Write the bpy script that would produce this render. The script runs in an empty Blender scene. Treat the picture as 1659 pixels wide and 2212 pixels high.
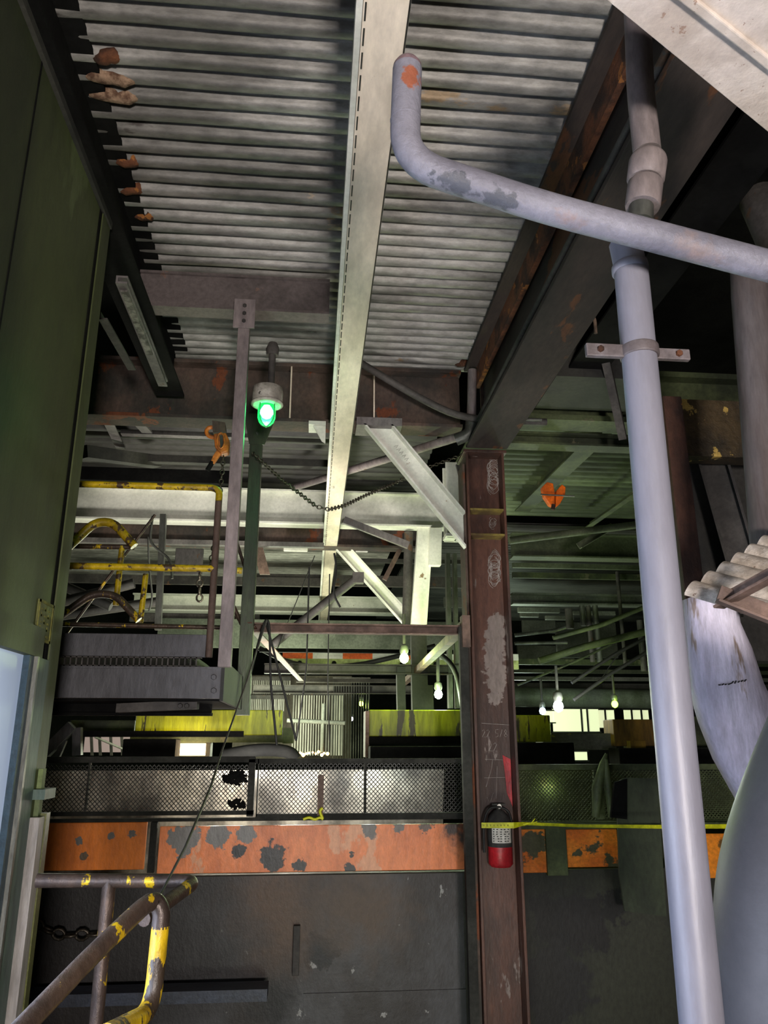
import bpy, bmesh, math, random
from mathutils import Vector, Matrix, Euler
random.seed(7)
C = bpy.context.scene.collection
sc = bpy.context.scene
R = math.radians

# ------------------------------------------------------------------ camera
EZ = 3.0                       # eye height above the hall floor
PITCH, YAW, FPX = 16.6, 5.2, 1661.0
cam_d = bpy.data.cameras.new('camera'); cam = bpy.data.objects.new('camera', cam_d); C.objects.link(cam)
cam.location = (0, 0, EZ); cam.rotation_euler = Euler((R(90 + PITCH), 0, R(-YAW)), 'XYZ')
cam_d.sensor_fit = 'VERTICAL'; cam_d.sensor_height = 36.0; cam_d.lens = FPX / 2212 * 36.0
cam_d.clip_start = 0.05; cam_d.clip_end = 200
sc.camera = cam
CM = cam.rotation_euler.to_matrix()

# ------------------------------------------------------------------ world, lights, exposure
w = bpy.data.worlds.new('hall_air'); sc.world = w; w.use_nodes = True
w.node_tree.nodes['Background'].inputs[0].default_value = (0.6, 0.6, 0.62, 1)
w.node_tree.nodes['Background'].inputs[1].default_value = 0.03
sc.view_settings.view_transform = 'Standard'; sc.view_settings.look = 'None'
sc.view_settings.gamma = 1.0; sc.view_settings.use_curve_mapping = False
sc.view_settings.exposure = 0.15

def area(name, loc, to, size, power, col):
    d = bpy.data.lights.new(name, 'AREA'); d.size = size; d.energy = power; d.color = col
    o = bpy.data.objects.new(name, d); C.objects.link(o)
    o.location = Vector(loc) + Vector((0, 0, EZ))
    o.rotation_euler = (Vector(to) - Vector(loc)).to_track_quat('-Z', 'Y').to_euler(); return o
def point(name, loc, r, power, col):
    d = bpy.data.lights.new(name, 'POINT'); d.shadow_soft_size = r; d.energy = power; d.color = col
    o = bpy.data.objects.new(name, d); C.objects.link(o); o.location = Vector(loc) + Vector((0, 0, EZ)); return o
def spot(name, loc, to, ang, r, power, col, blend=0.6):
    d = bpy.data.lights.new(name, 'SPOT'); d.shadow_soft_size = r; d.energy = power; d.color = col
    d.spot_size = R(ang); d.spot_blend = blend
    o = bpy.data.objects.new(name, d); C.objects.link(o); o.location = Vector(loc) + Vector((0, 0, EZ))
    o.rotation_euler = (Vector(to) - Vector(loc)).to_track_quat('-Z', 'Y').to_euler(); return o
# work lights on the walkway behind the viewer, shining up under the deck, then an added fill spot
area('work_light_behind', (0.5, -2.7, -0.5), (0.3, 3.2, 2.4), 0.5, 330, (1.0, 0.91, 0.86))
area('work_light_left', (-0.8, -0.6, 0.2), (1.5, 3.0, 0.6), 0.6, 2.2, (0.72, 0.72, 1.0))
area('work_light_right', (2.6, -0.6, 0.4), (1.6, 3.0, -0.3), 0.4, 3.5, (1.0, 0.93, 0.9))
spot('sheet_fill_spot', (1.9, -0.6, -0.4), tuple((2.0, 2.9, 0.3)), 60, 0.15, 92, (0.98, 0.95, 1.0))  # added fill without a fixture, brightens the corrugated offcut and peeling brace
# lamps deeper in the hall; the last two are added fill
spot('beam_flood', (-0.5, 6.9, -0.35), (-0.7, 8.8, 2.7), 104, 0.25, 420, (1.0, 0.96, 0.86))
point('far_flood', (-0.6, 12.3, 0.2), 0.3, 330, (0.92, 1.0, 0.74))
point('right_flood', (3.6, 9.5, 0.1), 0.25, 55, (0.74, 1.0, 0.4))
point('left_flood', (-3.0, 10.5, 0.4), 0.3, 34, (0.95, 1.0, 0.8))
point('deep_flood', (4.5, 17.0, 0.6), 0.3, 170, (0.8, 1.0, 0.75))
spot('mid_fill', (0.3, 3.6, -1.9), (0.6, 6.0, 1.9), 64, 0.2, 230, (1.0, 0.96, 0.9))  # unseen fill added to brighten the white brace and column
spot('wall_fill', (0.5, 2.8, -2.2), (0.8, 6.4, -0.6), 80, 0.3, 95, (0.95, 1.0, 0.85))  # unseen fill added below the view to brighten the low wall

# ------------------------------------------------------------------ pixel ray -> point (eye-relative coordinates)
def ray(px, py):
    return (CM @ Vector(((px - 829.5) / FPX, (1106 - py) / FPX, -1.0)))
def at(px, py, Y=None, x=None, z=None):
    d = ray(px, py)
    t = Y / d.y if Y is not None else (x / d.x if x is not None else z / d.z)
    return d * t
def ppm(p):                     # pixels per metre at point p
    v = CM.transposed() @ Vector(p); return FPX / -v.z

# ------------------------------------------------------------------ mesh builder
class MB:
    def __init__(s): s.v = []; s.f = []; s.sm = []
    def add(s, vs, fs, smooth=False):
        b = len(s.v); s.v += [Vector(v) for v in vs]
        s.f += [tuple(b + i for i in f) for f in fs]; s.sm += [smooth] * len(fs); return s
    def box(s, a, b):            # two opposite corners
        x0, x1 = sorted((a[0], b[0])); y0, y1 = sorted((a[1], b[1])); z0, z1 = sorted((a[2], b[2]))
        return s.add([(x0,y0,z0),(x1,y0,z0),(x1,y1,z0),(x0,y1,z0),(x0,y0,z1),(x1,y0,z1),(x1,y1,z1),(x0,y1,z1)],
              [(0,3,2,1),(4,5,6,7),(0,1,5,4),(1,2,6,5),(2,3,7,6),(3,0,4,7)])
    def prism(s, poly, ext):     # polygon extruded by vector ext
        n = len(poly); e = Vector(ext); p = [Vector(q) for q in poly]
        return s.add(p + [q + e for q in p], [tuple(range(n))[::-1], tuple(range(n, 2*n))] +
              [(i, (i+1) % n, n + (i+1) % n, n + i) for i in range(n)])
    def prof(s, p0, p1, rects, up=(0,0,1)):
        p0 = Vector(p0); p1 = Vector(p1); d = (p1 - p0).normalized(); u = d.cross(Vector(up)).normalized(); v = u.cross(d)
        for (a, b, c, e) in rects:
            q = [p0 + u*a + v*b, p0 + u*c + v*b, p0 + u*c + v*e, p0 + u*a + v*e]
            s.prism(q, p1 - p0)
        return s
    def tube(s, pts, r, n=12, bend=0.0, caps=True, seg=6):
        P = [Vector(p) for p in pts]
        if bend > 0 and len(P) > 2:
            Q = [P[0]]
            for i in range(1, len(P)-1):
                a = P[i-1] - P[i]; b = P[i+1] - P[i]
                ba = min(bend, a.length*.48); bb = min(bend, b.length*.48)
                A = P[i] + a.normalized()*ba; B = P[i] + b.normalized()*bb
                for k in range(seg+1):
                    t = k/seg; Q.append(A*(1-t)**2 + P[i]*2*t*(1-t) + B*t*t)
            Q.append(P[-1]); P = Q
        rs = r if isinstance(r, (list, tuple)) else [r]*len(P)
        t0 = (P[1]-P[0]).normalized(); ref = Vector((0,0,1)) if abs(t0.z) < .9 else Vector((1,0,0))
        u = t0.cross(ref).normalized(); vs = []
        for i, p in enumerate(P):
            t = ((P[min(i+1, len(P)-1)] - P[max(i-1, 0)])).normalized()
            u = (u - t*u.dot(t)).normalized(); v = t.cross(u)
            for k in range(n):
                a = 2*math.pi*k/n; vs.append(p + (u*math.cos(a) + v*math.sin(a))*rs[i])
        fs = [(i*n+k, i*n+(k+1)%n, (i+1)*n+(k+1)%n, (i+1)*n+k) for i in range(len(P)-1) for k in range(n)]
        s.add(vs, fs, True)
        if caps:
            m = len(vs)
            s.add(vs[:n], [tuple(range(n))[::-1]]); s.add(vs[m-n:], [tuple(range(n))])
        return s
    def lathe(s, prof, base, axis=(0,0,1), n=24, flute=0):
        ax = Vector(axis).normalized(); ref = Vector((0,1,0)) if abs(ax.y) < .9 else Vector((1,0,0))
        u = ax.cross(ref).normalized(); v = ax.cross(u); base = Vector(base); vs = []
        for (r, h) in prof:
            for k in range(n):
                a = 2*math.pi*k/n; rr = r*(1 + (flute*math.cos(8*a) if flute else 0)); vs.append(base + ax*h + (u*math.cos(a) + v*math.sin(a))*rr)
        m = len(prof)
        s.add(vs, [(i*n+k, i*n+(k+1)%n, (i+1)*n+(k+1)%n, (i+1)*n+k) for i in range(m-1) for k in range(n)], True)
        s.add(vs[:n], [tuple(range(n))[::-1]]); s.add(vs[(m-1)*n:], [tuple(range(n))]); return s
    def bolt(s, c, axis, r=.012, h=.012):
        return s.lathe([(r, 0), (r, h*.8), (r*.8, h)], c, axis, 6)
    def chain(s, pts, L, r):
        P = [Vector(p) for p in pts]; seg = [(P[i+1]-P[i]).length for i in range(len(P)-1)]; tot = sum(seg)
        n = max(2, int(tot/(L*.72))); pos = []
        for k in range(n+1):
            d = tot*k/n; i = 0
            while i < len(seg)-1 and d > seg[i]: d -= seg[i]; i += 1
            pos.append(P[i].lerp(P[i+1], min(1, d/seg[i])))
        for k in range(n):
            t = (pos[k+1]-pos[k]).normalized(); c = (pos[k]+pos[k+1])/2
            ref = Vector((0,0,1)) if abs(t.z) < .9 else Vector((0,1,0)); a = t.cross(ref).normalized(); b = t.cross(a)
            sd = a if k % 2 else b; loop = []
            for j in range(10):
                q = 2*math.pi*j/10; loop.append(c + t*math.cos(q)*(L/2-r) + sd*math.sin(q)*L*.3)
            nn = t.cross(sd); vs = []
            for j in range(10):
                o = (loop[j]-c).normalized()
                for m in range(5):
                    q = 2*math.pi*m/5; vs.append(loop[j] + (o*math.cos(q) + nn*math.sin(q))*r)
            s.add(vs, [(j*5+m, j*5+(m+1)%5, ((j+1)%10)*5+(m+1)%5, ((j+1)%10)*5+m) for j in range(10) for m in range(5)], True)
        return s
    def corr(s, o, along, across, n, amp, nrm, sub=12, th=.004, rag=0.0, wob=0.0, slot=0.0, pw=3.4):
        # corrugated sheet: ribs run along 'along', n ribs over 'across'; rounded bellies towards nrm with tight grooves
        o = Vector(o); A = Vector(along); B = Vector(across); N = Vector(nrm); cols = 14; vs = []
        tot = n*sub
        for i in range(tot+1):
            t = (i % sub)/sub; k = i // sub
            h = amp*(1 - min(1, abs(2*t-1)/(1-slot))**pw)
            rr = random.Random(k*13+5).uniform(0, rag) if rag else 0
            rl = random.Random(k*17+3).uniform(0, rag) if rag else 0
            for j in range(cols+1):
                q = rl + (1-rr-rl)*j/cols
                hh = h*(1 + wob*math.sin(k*2.3 + j*1.1))
                vs.append(o + B*(i/tot) + A*q + N*hh)
        c1 = cols+1
        s.add(vs, [(i*c1+j, i*c1+j+1, (i+1)*c1+j+1, (i+1)*c1+j) for i in range(tot) for j in range(cols)], True)
        return s

def I(wd, h, tf=.018, tw=.012): return [(-wd/2,0,wd/2,tf), (-tw/2,tf,tw/2,h-tf), (-wd/2,h-tf,wd/2,h)]
def CH(wd, h, t=.012): return [(-wd/2,0,wd/2,t), (-wd/2,t,-wd/2+t,h-t), (-wd/2,h-t,wd/2,h)]
def LA(wd, h, t=.01): return [(-wd/2,0,wd/2,t), (-wd/2,t,-wd/2+t,h)]
def BX(wd, h): return [(-wd/2,0,wd/2,h)]

# ------------------------------------------------------------------ objects
def raw(name, mb, m, parent=None, bevel=0):
    if isinstance(mb, Vector): raise ValueError
    xs = [v.x for v in mb.v]; ys = [v.y for v in mb.v]; zs = [v.z for v in mb.v]
    org = Vector(((min(xs)+max(xs))/2, (min(ys)+max(ys))/2, min(zs)))
    me = bpy.data.meshes.new(name); me.from_pydata([v - org for v in mb.v], [], mb.f)
    me.polygons.foreach_set('use_smooth', mb.sm); me.update()
    bm = bmesh.new(); bm.from_mesh(me); bmesh.ops.recalc_face_normals(bm, faces=bm.faces); bm.to_mesh(me); bm.free()
    me.materials.append(m)
    o = bpy.data.objects.new(name, me); C.objects.link(o)
    wl = org + Vector((0, 0, EZ)); o['_w'] = list(wl)
    if parent is not None:
        o.parent = parent; o.location = wl - Vector(parent['_w'])
    else: o.location = wl
    if bevel:
        b = o.modifiers.new('edge', 'BEVEL'); b.width = bevel; b.segments = 2; b.limit_method = 'ANGLE'
    return o
def one(name, label, cat, mb, m, group=None, bevel=0, kind=None):
    o = raw(name, mb, m, None, bevel); o['label'] = label; o['category'] = cat
    if group: o['group'] = group
    if kind: o['kind'] = kind
    return o
def thing(name, label, cat, parts, group=None):
    # parts: list of (part name, MB, material[, dict(label=, bevel=, subs=[...])])
    allv = [v for p in parts for v in p[1].v]
    org = Vector(((min(v.x for v in allv)+max(v.x for v in allv))/2, (min(v.y for v in allv)+max(v.y for v in allv))/2, min(v.z for v in allv)))
    o = bpy.data.objects.new(name, None); o.empty_display_size = .1; C.objects.link(o)
    wl = org + Vector((0, 0, EZ)); o.location = wl; o['_w'] = list(wl)
    o['label'] = label; o['category'] = cat
    if group: o['group'] = group
    def put(p, par):
        opt = p[3] if len(p) > 3 else {}
        c = raw(p[0], p[1], p[2], par, opt.get('bevel', 0))
        if opt.get('label'): c['label'] = opt['label']
        if opt.get('kind'): c['kind'] = opt['kind']
        for q in opt.get('subs', []): put(q, c)
    for p in parts: put(p, o)
    return o
def struct(name, mb, m, bevel=0):
    o = raw(name, mb, m, None, bevel); o['kind'] = 'structure'; return o

# ------------------------------------------------------------------ materials
def lin(h):
    c = [int(h[i:i+2], 16)/255 for i in (0, 2, 4)]
    return tuple((x/12.92 if x <= .04045 else ((x+.055)/1.055)**2.4) for x in c) + (1,)
def mat(name, base, dirt=None, amt=.5, scale=2.0, patch=None, pamt=.6, pscale=3.0, rough=.65, metal=0.0, bump=.25,
        streak=1.0, fine=30.0, blobs=(), var=.35, soft=.12, axis=2, patch2=None, p2amt=.62, p2scale=5.0, spec=.4, coat=0):
    m = bpy.data.materials.new(name); m.use_nodes = True; nt = m.node_tree; N = nt.nodes; L = nt.links
    b = N['Principled BSDF']; b.inputs['Roughness'].default_value = rough; b.inputs['Metallic'].default_value = metal
    b.inputs['Specular IOR Level'].default_value = spec
    if coat: b.inputs['Coat Weight'].default_value = coat; b.inputs['Coat Roughness'].default_value = .15
    g = N.new('ShaderNodeNewGeometry'); mp = N.new('ShaderNodeMapping'); L.new(g.outputs['Position'], mp.inputs[0])
    s = [1, 1, 1]; s[axis] = 1/streak; mp.inputs['Scale'].default_value = s
    off = random.Random(name).uniform(0, 50); mp.inputs['Location'].default_value = (off, off*.7, off*.3)
    def noise(sc_, det=6, rgh=.6, vec=None):
        n = N.new('ShaderNodeTexNoise'); n.inputs['Scale'].default_value = sc_; n.inputs['Detail'].default_value = det
        n.inputs['Roughness'].default_value = rgh; L.new(vec or mp.outputs[0], n.inputs['Vector']); return n
    def thr(n, a, sft):
        r = N.new('ShaderNodeMapRange'); r.interpolation_type = 'SMOOTHSTEP'
        r.inputs['From Min'].default_value = a - sft; r.inputs['From Max'].default_value = a + sft
        L.new(n.outputs['Fac'], r.inputs['Value']); return r.outputs[0]
    def mix(f, a, bb, mode='MIX'):
        x = N.new('ShaderNodeMix'); x.data_type = 'RGBA'; x.blend_type = mode
        if hasattr(f, 'links'): L.new(f, x.inputs[0])
        else: x.inputs[0].default_value = f
        for k, q in ((6, a), (7, bb)):
            if hasattr(q, 'links'): L.new(q, x.inputs[k])
            else: x.inputs[k].default_value = q
        return x.outputs[2]
    col = lin(base)
    if dirt: col = mix(thr(noise(scale), 1-amt if amt > 1 else (1-amt)*.5+.25, soft), col, lin(dirt))
    if patch: col = mix(thr(noise(pscale, 7, .62), pamt, .012), col, lin(patch))
    if patch2: col = mix(thr(noise(p2scale, 7, .62), p2amt, .02), col, lin(patch2))
    for (c, r, hx, sft) in blobs:
        wv = N.new('ShaderNodeVectorMath'); wv.operation = 'MULTIPLY_ADD'
        nn = noise(1.3/r, 4, .6, g.outputs['Position']); L.new(nn.outputs['Color'], wv.inputs[0]); wv.inputs[1].default_value = (r*2.4,)*3
        L.new(g.outputs['Position'], wv.inputs[2])
        dd = N.new('ShaderNodeVectorMath'); dd.operation = 'DISTANCE'; L.new(wv.outputs[0], dd.inputs[0])
        dd.inputs[1].default_value = (c[0]+r*1.2, c[1]+r*1.2, c[2]+EZ+r*1.2)
        rr = N.new('ShaderNodeMapRange'); rr.inputs['From Min'].default_value = r*(1+sft); rr.inputs['From Max'].default_value = r*(1-sft)
        L.new(dd.outputs['Value'], rr.inputs['Value']); col = mix(rr.outputs[0], col, lin(hx))
    fn = noise(fine, 5, .7)
    mr = N.new('ShaderNodeMapRange'); mr.inputs['From Min'].default_value = .3; mr.inputs['From Max'].default_value = .7
    mr.inputs['To Min'].default_value = 1-var; mr.inputs['To Max'].default_value = 1+var*.6; L.new(fn.outputs['Fac'], mr.inputs['Value'])
    cv = N.new('ShaderNodeCombineColor')
    for k in range(3): L.new(mr.outputs[0], cv.inputs[k])
    col = mix(1.0, col, cv.outputs[0], 'MULTIPLY'); L.new(col, b.inputs['Base Color'])
    bp = N.new('ShaderNodeBump'); bp.inputs['Strength'].default_value = bump; bp.inputs['Distance'].default_value = .01
    L.new(fn.outputs['Fac'], bp.inputs['Height']); L.new(bp.outputs[0], b.inputs['Normal']); return m
def glow(name, hx, st):
    m = bpy.data.materials.new(name); m.use_nodes = True; b = m.node_tree.nodes['Principled BSDF']
    b.inputs['Base Color'].default_value = lin(hx); b.inputs['Emission Color'].default_value = lin(hx); b.inputs['Emission Strength'].default_value = st; return m
# ------------------------------------------------------------------ palette
M = {}
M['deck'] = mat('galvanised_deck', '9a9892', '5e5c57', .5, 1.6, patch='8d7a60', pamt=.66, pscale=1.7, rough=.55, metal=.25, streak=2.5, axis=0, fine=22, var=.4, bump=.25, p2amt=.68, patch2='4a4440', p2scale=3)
M['deck_dark'] = mat('sooty_deck', '444340', '201f1d', .5, 1.2, rough=.6, metal=.2, streak=3, axis=0)  # darker copy of the deck grey, used on farther bays
M['deck_green'] = mat('mossy_deck', '5f6a4c', '343b2a', .5, 1.0, rough=.6, metal=.2, streak=3, axis=0)  # deck colour with the green light of the right bay mixed in
M['cream'] = mat('cream_primer', 'eddfca', 'c4b7a4', .5, 2.2, patch='7d7468', pamt=.67, pscale=9, rough=.42, streak=3, axis=1, bump=.12, fine=20, var=.18)
M['white_steel'] = mat('white_primer', 'e2e1d6', 'bcbdb2', .45, 1.5, patch='8a7358', pamt=.7, pscale=5, rough=.45, bump=.1, var=.15)
M['white_near'] = mat('white_near_paint', 'd8cdc3', 'bdb0a4', .5, 3, patch='a08878', pamt=.64, pscale=22, patch2='a3683f', p2amt=.66, p2scale=1.6, rough=.4, bump=.3, var=.14)
M['soot'] = mat('sooty_steel', '4c4844', '2a2826', .5, 1.6, patch='57402f', pamt=.66, pscale=2.5, rough=.7)
M['dark'] = mat('dark_steel', '35342f', '1e1e1c', .5, 1.5, rough=.7)
M['black'] = mat('black_grime', '141413', '0a0a0a', .5, 2, rough=.9, spec=.1)  # near-black for grime and machines, and for shade painted on two edge beams
M['grey'] = mat('grey_paint', '6f6a68', '4b4847', .5, 2.0, patch='55402f', pamt=.68, pscale=6, rough=.6, streak=2)
M['fascia'] = mat('fascia_grey', '47474b', '242426', .5, 2.2, patch='747578', pamt=.62, pscale=3, rough=.5, streak=3)
M['pinkgrey'] = mat('pinkish_grey_tube', '857a78', '605858', .5, 2.5, patch='6b4a38', pamt=.68, pscale=8, rough=.6, streak=3)
M['rustdark'] = mat('rusty_girder', '57463d', '33302c', .5, 1.6, patch='6a3a22', pamt=.6, pscale=2.2, rough=.75, streak=1.5)
M['rust'] = mat('heavy_rust', '6b4128', '2e1f17', .5, 5, patch='96602f', pamt=.6, pscale=7, rough=.9, bump=.9)
M['column'] = mat('column_rust_paint', '5a3a2e', '3b2a24', .5, 2.2, patch='7a6e68', pamt=.66, pscale=3.2, rough=.5, streak=3, bump=.3, blobs=[(tuple(at(1070, y_, Y=6.0)), r_, '7a6e68', .08) for y_, r_ in ((1340, .07), (1365, .08), (1390, .085), (1420, .09), (1450, .085), (1480, .08), (1508, .055))])
M['green_cast'] = mat('mossy_steel', '4a5234', '2c3222', .5, 2, patch='5c5a44', pamt=.63, pscale=3, rough=.65)  # green light on the right-hand steel is mixed into this colour
M['greenpost'] = mat('green_post_paint', '3f4a33', '252a20', .5, 3, rough=.45, streak=4)
M['olive'] = mat('cabin_olive', '444c2a', '282e1a', .5, .9, patch='525c38', pamt=.62, pscale=1.3, rough=.55, streak=3, var=.18)
M['teal'] = mat('cabin_teal_frame', '4d6158', '2f4038', .45, 1.6, patch='5c5a3c', pamt=.64, pscale=4, rough=.5, streak=4)
M['blue'] = mat('blue_gasket', '2b4250', None, rough=.5)
M['pipe'] = mat('grey_pipe_paint', '7d7c86', '64636d', .5, 1.3, patch='9a8d8c', pamt=.66, pscale=3, rough=.42, streak=5, bump=.12, var=.12)
M['conduit'] = mat('galvanised_conduit', '777972', '4f504b', .5, 3, rough=.4, metal=.5, streak=3)
M['yellow'] = mat('chipped_yellow_paint', 'c9ab18', '8b7417', .5, 5, patch='4a3a2a', pamt=.56, pscale=16, rough=.38, bump=.4)
M['yellow_near'] = mat('near_chipped_yellow', 'd2ae1a', 'a8861a', .5, 9, patch='3f342a', pamt=.54, pscale=24, rough=.38, bump=.4, streak=2)
M['yellow_worn'] = mat('worn_yellow_rail', '5b4a3e', '453a34', .5, 5, patch='d0ab1c', pamt=.6, pscale=15, rough=.38, metal=.3, bump=.4, streak=2)
M['yellow_crane'] = mat('crane_yellow_green', 'a9b013', '7b8212', .5, 4, patch='3d3b20', pamt=.56, pscale=6, rough=.45, streak=6)
M['orange'] = mat('safety_orange', 'e0661c', 'c4501a', .5, 2)
M['hoist'] = mat('hoist_orange', 'c4702c', '8a5024', .5, 12, rough=.4, fine=60)
M['clamporange'] = mat('clamp_orange', 'ea6a10', 'c85a12', .5, 10, rough=.45)
M['chain'] = mat('chain_steel', '6a6358', '3e3830', .5, 15, rough=.4, metal=.7)
M['cable'] = mat('black_cable', '1d1c1b', None, rough=.6)
M['lampgrey'] = mat('cast_lamp_housing', 'a8a39a', '7c776e', .5, 8, patch='3c3a36', pamt=.66, pscale=14, rough=.6, bump=.5)
M['mesh'] = mat('expanded_mesh_steel', '3e3e3c', '2a2a28', .5, 2, rough=.5, metal=.5)
M['frame'] = mat('mesh_frame_dark', '343430', '232320', .5, 3, rough=.8, spec=.2)
M['frame_g'] = mat('mesh_frame_green', '55603c', '3a4228', .5, 3, rough=.6)
M['lavender'] = mat('peeling_lavender_paint', 'efe8f8', 'cfc5d4', .5, 2.5, patch='a08a7c', pamt=.62, pscale=2.2, patch2='3b2a22', p2amt=.72, p2scale=7, rough=.5, streak=5, bump=.4)
M['pipe_bottom'] = mat('big_grey_duct', '59585c', '4a494d', .5, 1, rough=.5, bump=.1, var=.1)
M['asbestos'] = mat('corrugated_offwhite', 'ddd3c8', 'b3a698', .5, 8, patch='6a5548', pamt=.68, pscale=16, rough=.75, bump=.5)
M['browniron'] = mat('brown_angle_iron', '7a6357', '57463d', .5, 5, rough=.7)
M['concrete'] = mat('grey_panel', '5c5e58', '44463f', .5, 1, rough=.85)
M['hallwall'] = mat('dim_hall_wall', '3e403a', '22241f', .5, .35, rough=.9)
M['tape'] = mat('caution_tape', 'd2d420', 'a8aa1c', .5, 9, rough=.35)
M['red'] = mat('extinguisher_red', 'b3242c', '8a1c22', .5, 6, patch='3a3634', pamt=.66, pscale=9, rough=.35)
M['sootred'] = mat('soot_covered_body', '3c3a38', '2a2827', .5, 10, rough=.8)
M['label'] = mat('paper_label', 'd8d4cc', 'a8a49c', .5, 30, rough=.6)
M['ink'] = mat('black_print', '1a1a1a')
M['chalk'] = mat('white_chalk', 'b8b0aa', '8c827c', .5, 30, rough=.9)
M['slat'] = mat('pale_slats', 'a8a69c', '6e6d66', .5, 4, rough=.5, streak=8)
M['glass_frost'] = bpy.data.materials.new('frosted_door_glass')
M['glass_frost'].use_nodes = True
_nt = M['glass_frost'].node_tree; _b = _nt.nodes['Principled BSDF']; _b.inputs['Base Color'].default_value = lin('8a929c')
_b.inputs['Roughness'].default_value = .3; _tr = _nt.nodes.new('ShaderNodeBsdfTranslucent'); _tr.inputs[0].default_value = lin('d8e2f2')
_mx = _nt.nodes.new('ShaderNodeMixShader'); _mx.inputs[0].default_value = .75; _nt.links.new(_b.outputs[0], _mx.inputs[1]); _nt.links.new(_tr.outputs[0], _mx.inputs[2])
_nt.links.new(_mx.outputs[0], _nt.nodes['Material Output'].inputs[0])

# ------------------------------------------------------------------ hall shell
DZ = 3.06                                     # underside of the deck above the eye
s_ = MB(); s_.box((-16, -3, -3.2), (16, 34, -3.0)); struct('floor', s_, M['concrete'])
s_ = MB(); s_.box((-16, 33, -3), (16, 33.3, 9)); struct('wall_back', s_, M['hallwall'])
s_ = MB(); s_.box((-16.3, -3, -3), (-16, 33, 9)); struct('wall_left', s_, M['hallwall'])
s_ = MB(); s_.box((16, -3, -3), (16.3, 33, 9)); struct('wall_right', s_, M['hallwall'])
s_ = MB(); s_.box((-16, -3.3, -3), (16, -3, 9)); struct('wall_near', s_, M['hallwall'])
s_ = MB(); s_.box((-16.3, -3.3, 9), (16.3, 33.3, 9.2)); struct('ceiling', s_, M['hallwall'])

# corrugated decks: ribs run left-right, bellies down
def deck(name, label, x0, x1, y0, y1, z, m, pitch=.112, amp=.03, rag=.0, sub=12, extra=()):
    n = int((y1-y0)/pitch); b = MB()
    b.corr((x0, y0, z+amp), (x1-x0, 0, 0), (0, y1-y0, 0), n, amp, (0, 0, -1), sub, rag=rag, wob=.06, slot=.2)
    b.box((x0, y0, z+amp+.012), (x1, y1, z+amp+.03))
    if extra: return thing(name, label, 'deck', [('sheet', b, m)] + list(extra))
    return one(name, label, 'deck', b, m)
mcr = mat('pale_rust_crust', '9a8068', '5a4030', .5, 20, rough=.95, bump=1)
deck_rust = []
for i, (px, py, l) in enumerate([(200, 135, .13), (205, 178, .24), (215, 212, .24), (250, 362, .14), (262, 425, .14), (290, 480, .12), (1050, 700, .1), (1035, 745, .12), (985, 790, .18)]):
    p = at(px, py, z=DZ-.002); b = MB(); yy = 1.3 + (round((p.y-1.3)/(4.68/41)-.5)+.5)*(4.68/41)
    b.tube([(p.x - l/2 + .07 + l*j/5, yy + random.uniform(-.01, .01), DZ+.022+random.uniform(-.005, .005)) for j in range(6)], [.02, .034, .04, .036, .038, .02], 9)
    deck_rust.append(('rust_crust', b, [M['rust'], mcr][i in (1, 2)], dict(label='crusty rust bloom on a rib end')))
deck('corrugated_deck', 'grey corrugated metal deck overhead, nearest bay beside the cream beam', -1.22, 1.33, 1.3, 5.98, DZ, M['deck'], rag=.014, pitch=.112, amp=.046, sub=16, extra=deck_rust)
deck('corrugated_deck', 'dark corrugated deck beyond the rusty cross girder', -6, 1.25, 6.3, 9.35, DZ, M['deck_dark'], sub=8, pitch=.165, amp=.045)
deck('corrugated_deck', 'farther pale corrugated deck seen small under the second girder', -6, 1.25, 9.85, 15.2, DZ, M['deck'], pitch=.15, sub=6)
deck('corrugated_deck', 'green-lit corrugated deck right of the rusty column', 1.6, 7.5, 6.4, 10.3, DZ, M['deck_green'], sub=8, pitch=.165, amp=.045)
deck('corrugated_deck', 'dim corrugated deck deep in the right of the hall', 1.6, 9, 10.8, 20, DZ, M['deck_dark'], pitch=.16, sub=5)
# ------------------------------------------------------------------ beams running away from the viewer
def ybeam(name, label, X, z, y0, y1, rects, m, cat='beam', extra=(), **k):
    b = MB(); b.prof((X, y0, z), (X, y1, z), rects)
    if extra: return thing(name, label, cat, [('beam_web' if False else 'rail', b, m)] + list(extra))
    return one(name, label, cat, b, m, **k)
# cream central beam
b = MB(); b.box((.112, 1.0, 2.40), (.268, 16.2, 2.415)); b.box((.14, 1.0, 2.415), (.15, 16.2, 2.49)); b.box((.094, 1.0, 2.49), (.285, 16.2, 2.503))
t = MB()
for k in range(150):
    y = 1.1+k*.1; t.box((.118, y, 2.397), (.124, y+.07, 2.4005))
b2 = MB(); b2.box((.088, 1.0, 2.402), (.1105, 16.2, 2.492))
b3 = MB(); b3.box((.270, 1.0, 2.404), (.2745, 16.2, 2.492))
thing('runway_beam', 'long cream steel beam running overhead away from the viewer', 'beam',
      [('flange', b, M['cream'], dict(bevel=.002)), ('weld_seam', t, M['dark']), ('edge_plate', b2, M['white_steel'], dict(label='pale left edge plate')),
       ('edge_plate', b3, M['dark'], dict(label='dark right edge plate'))])
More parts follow.
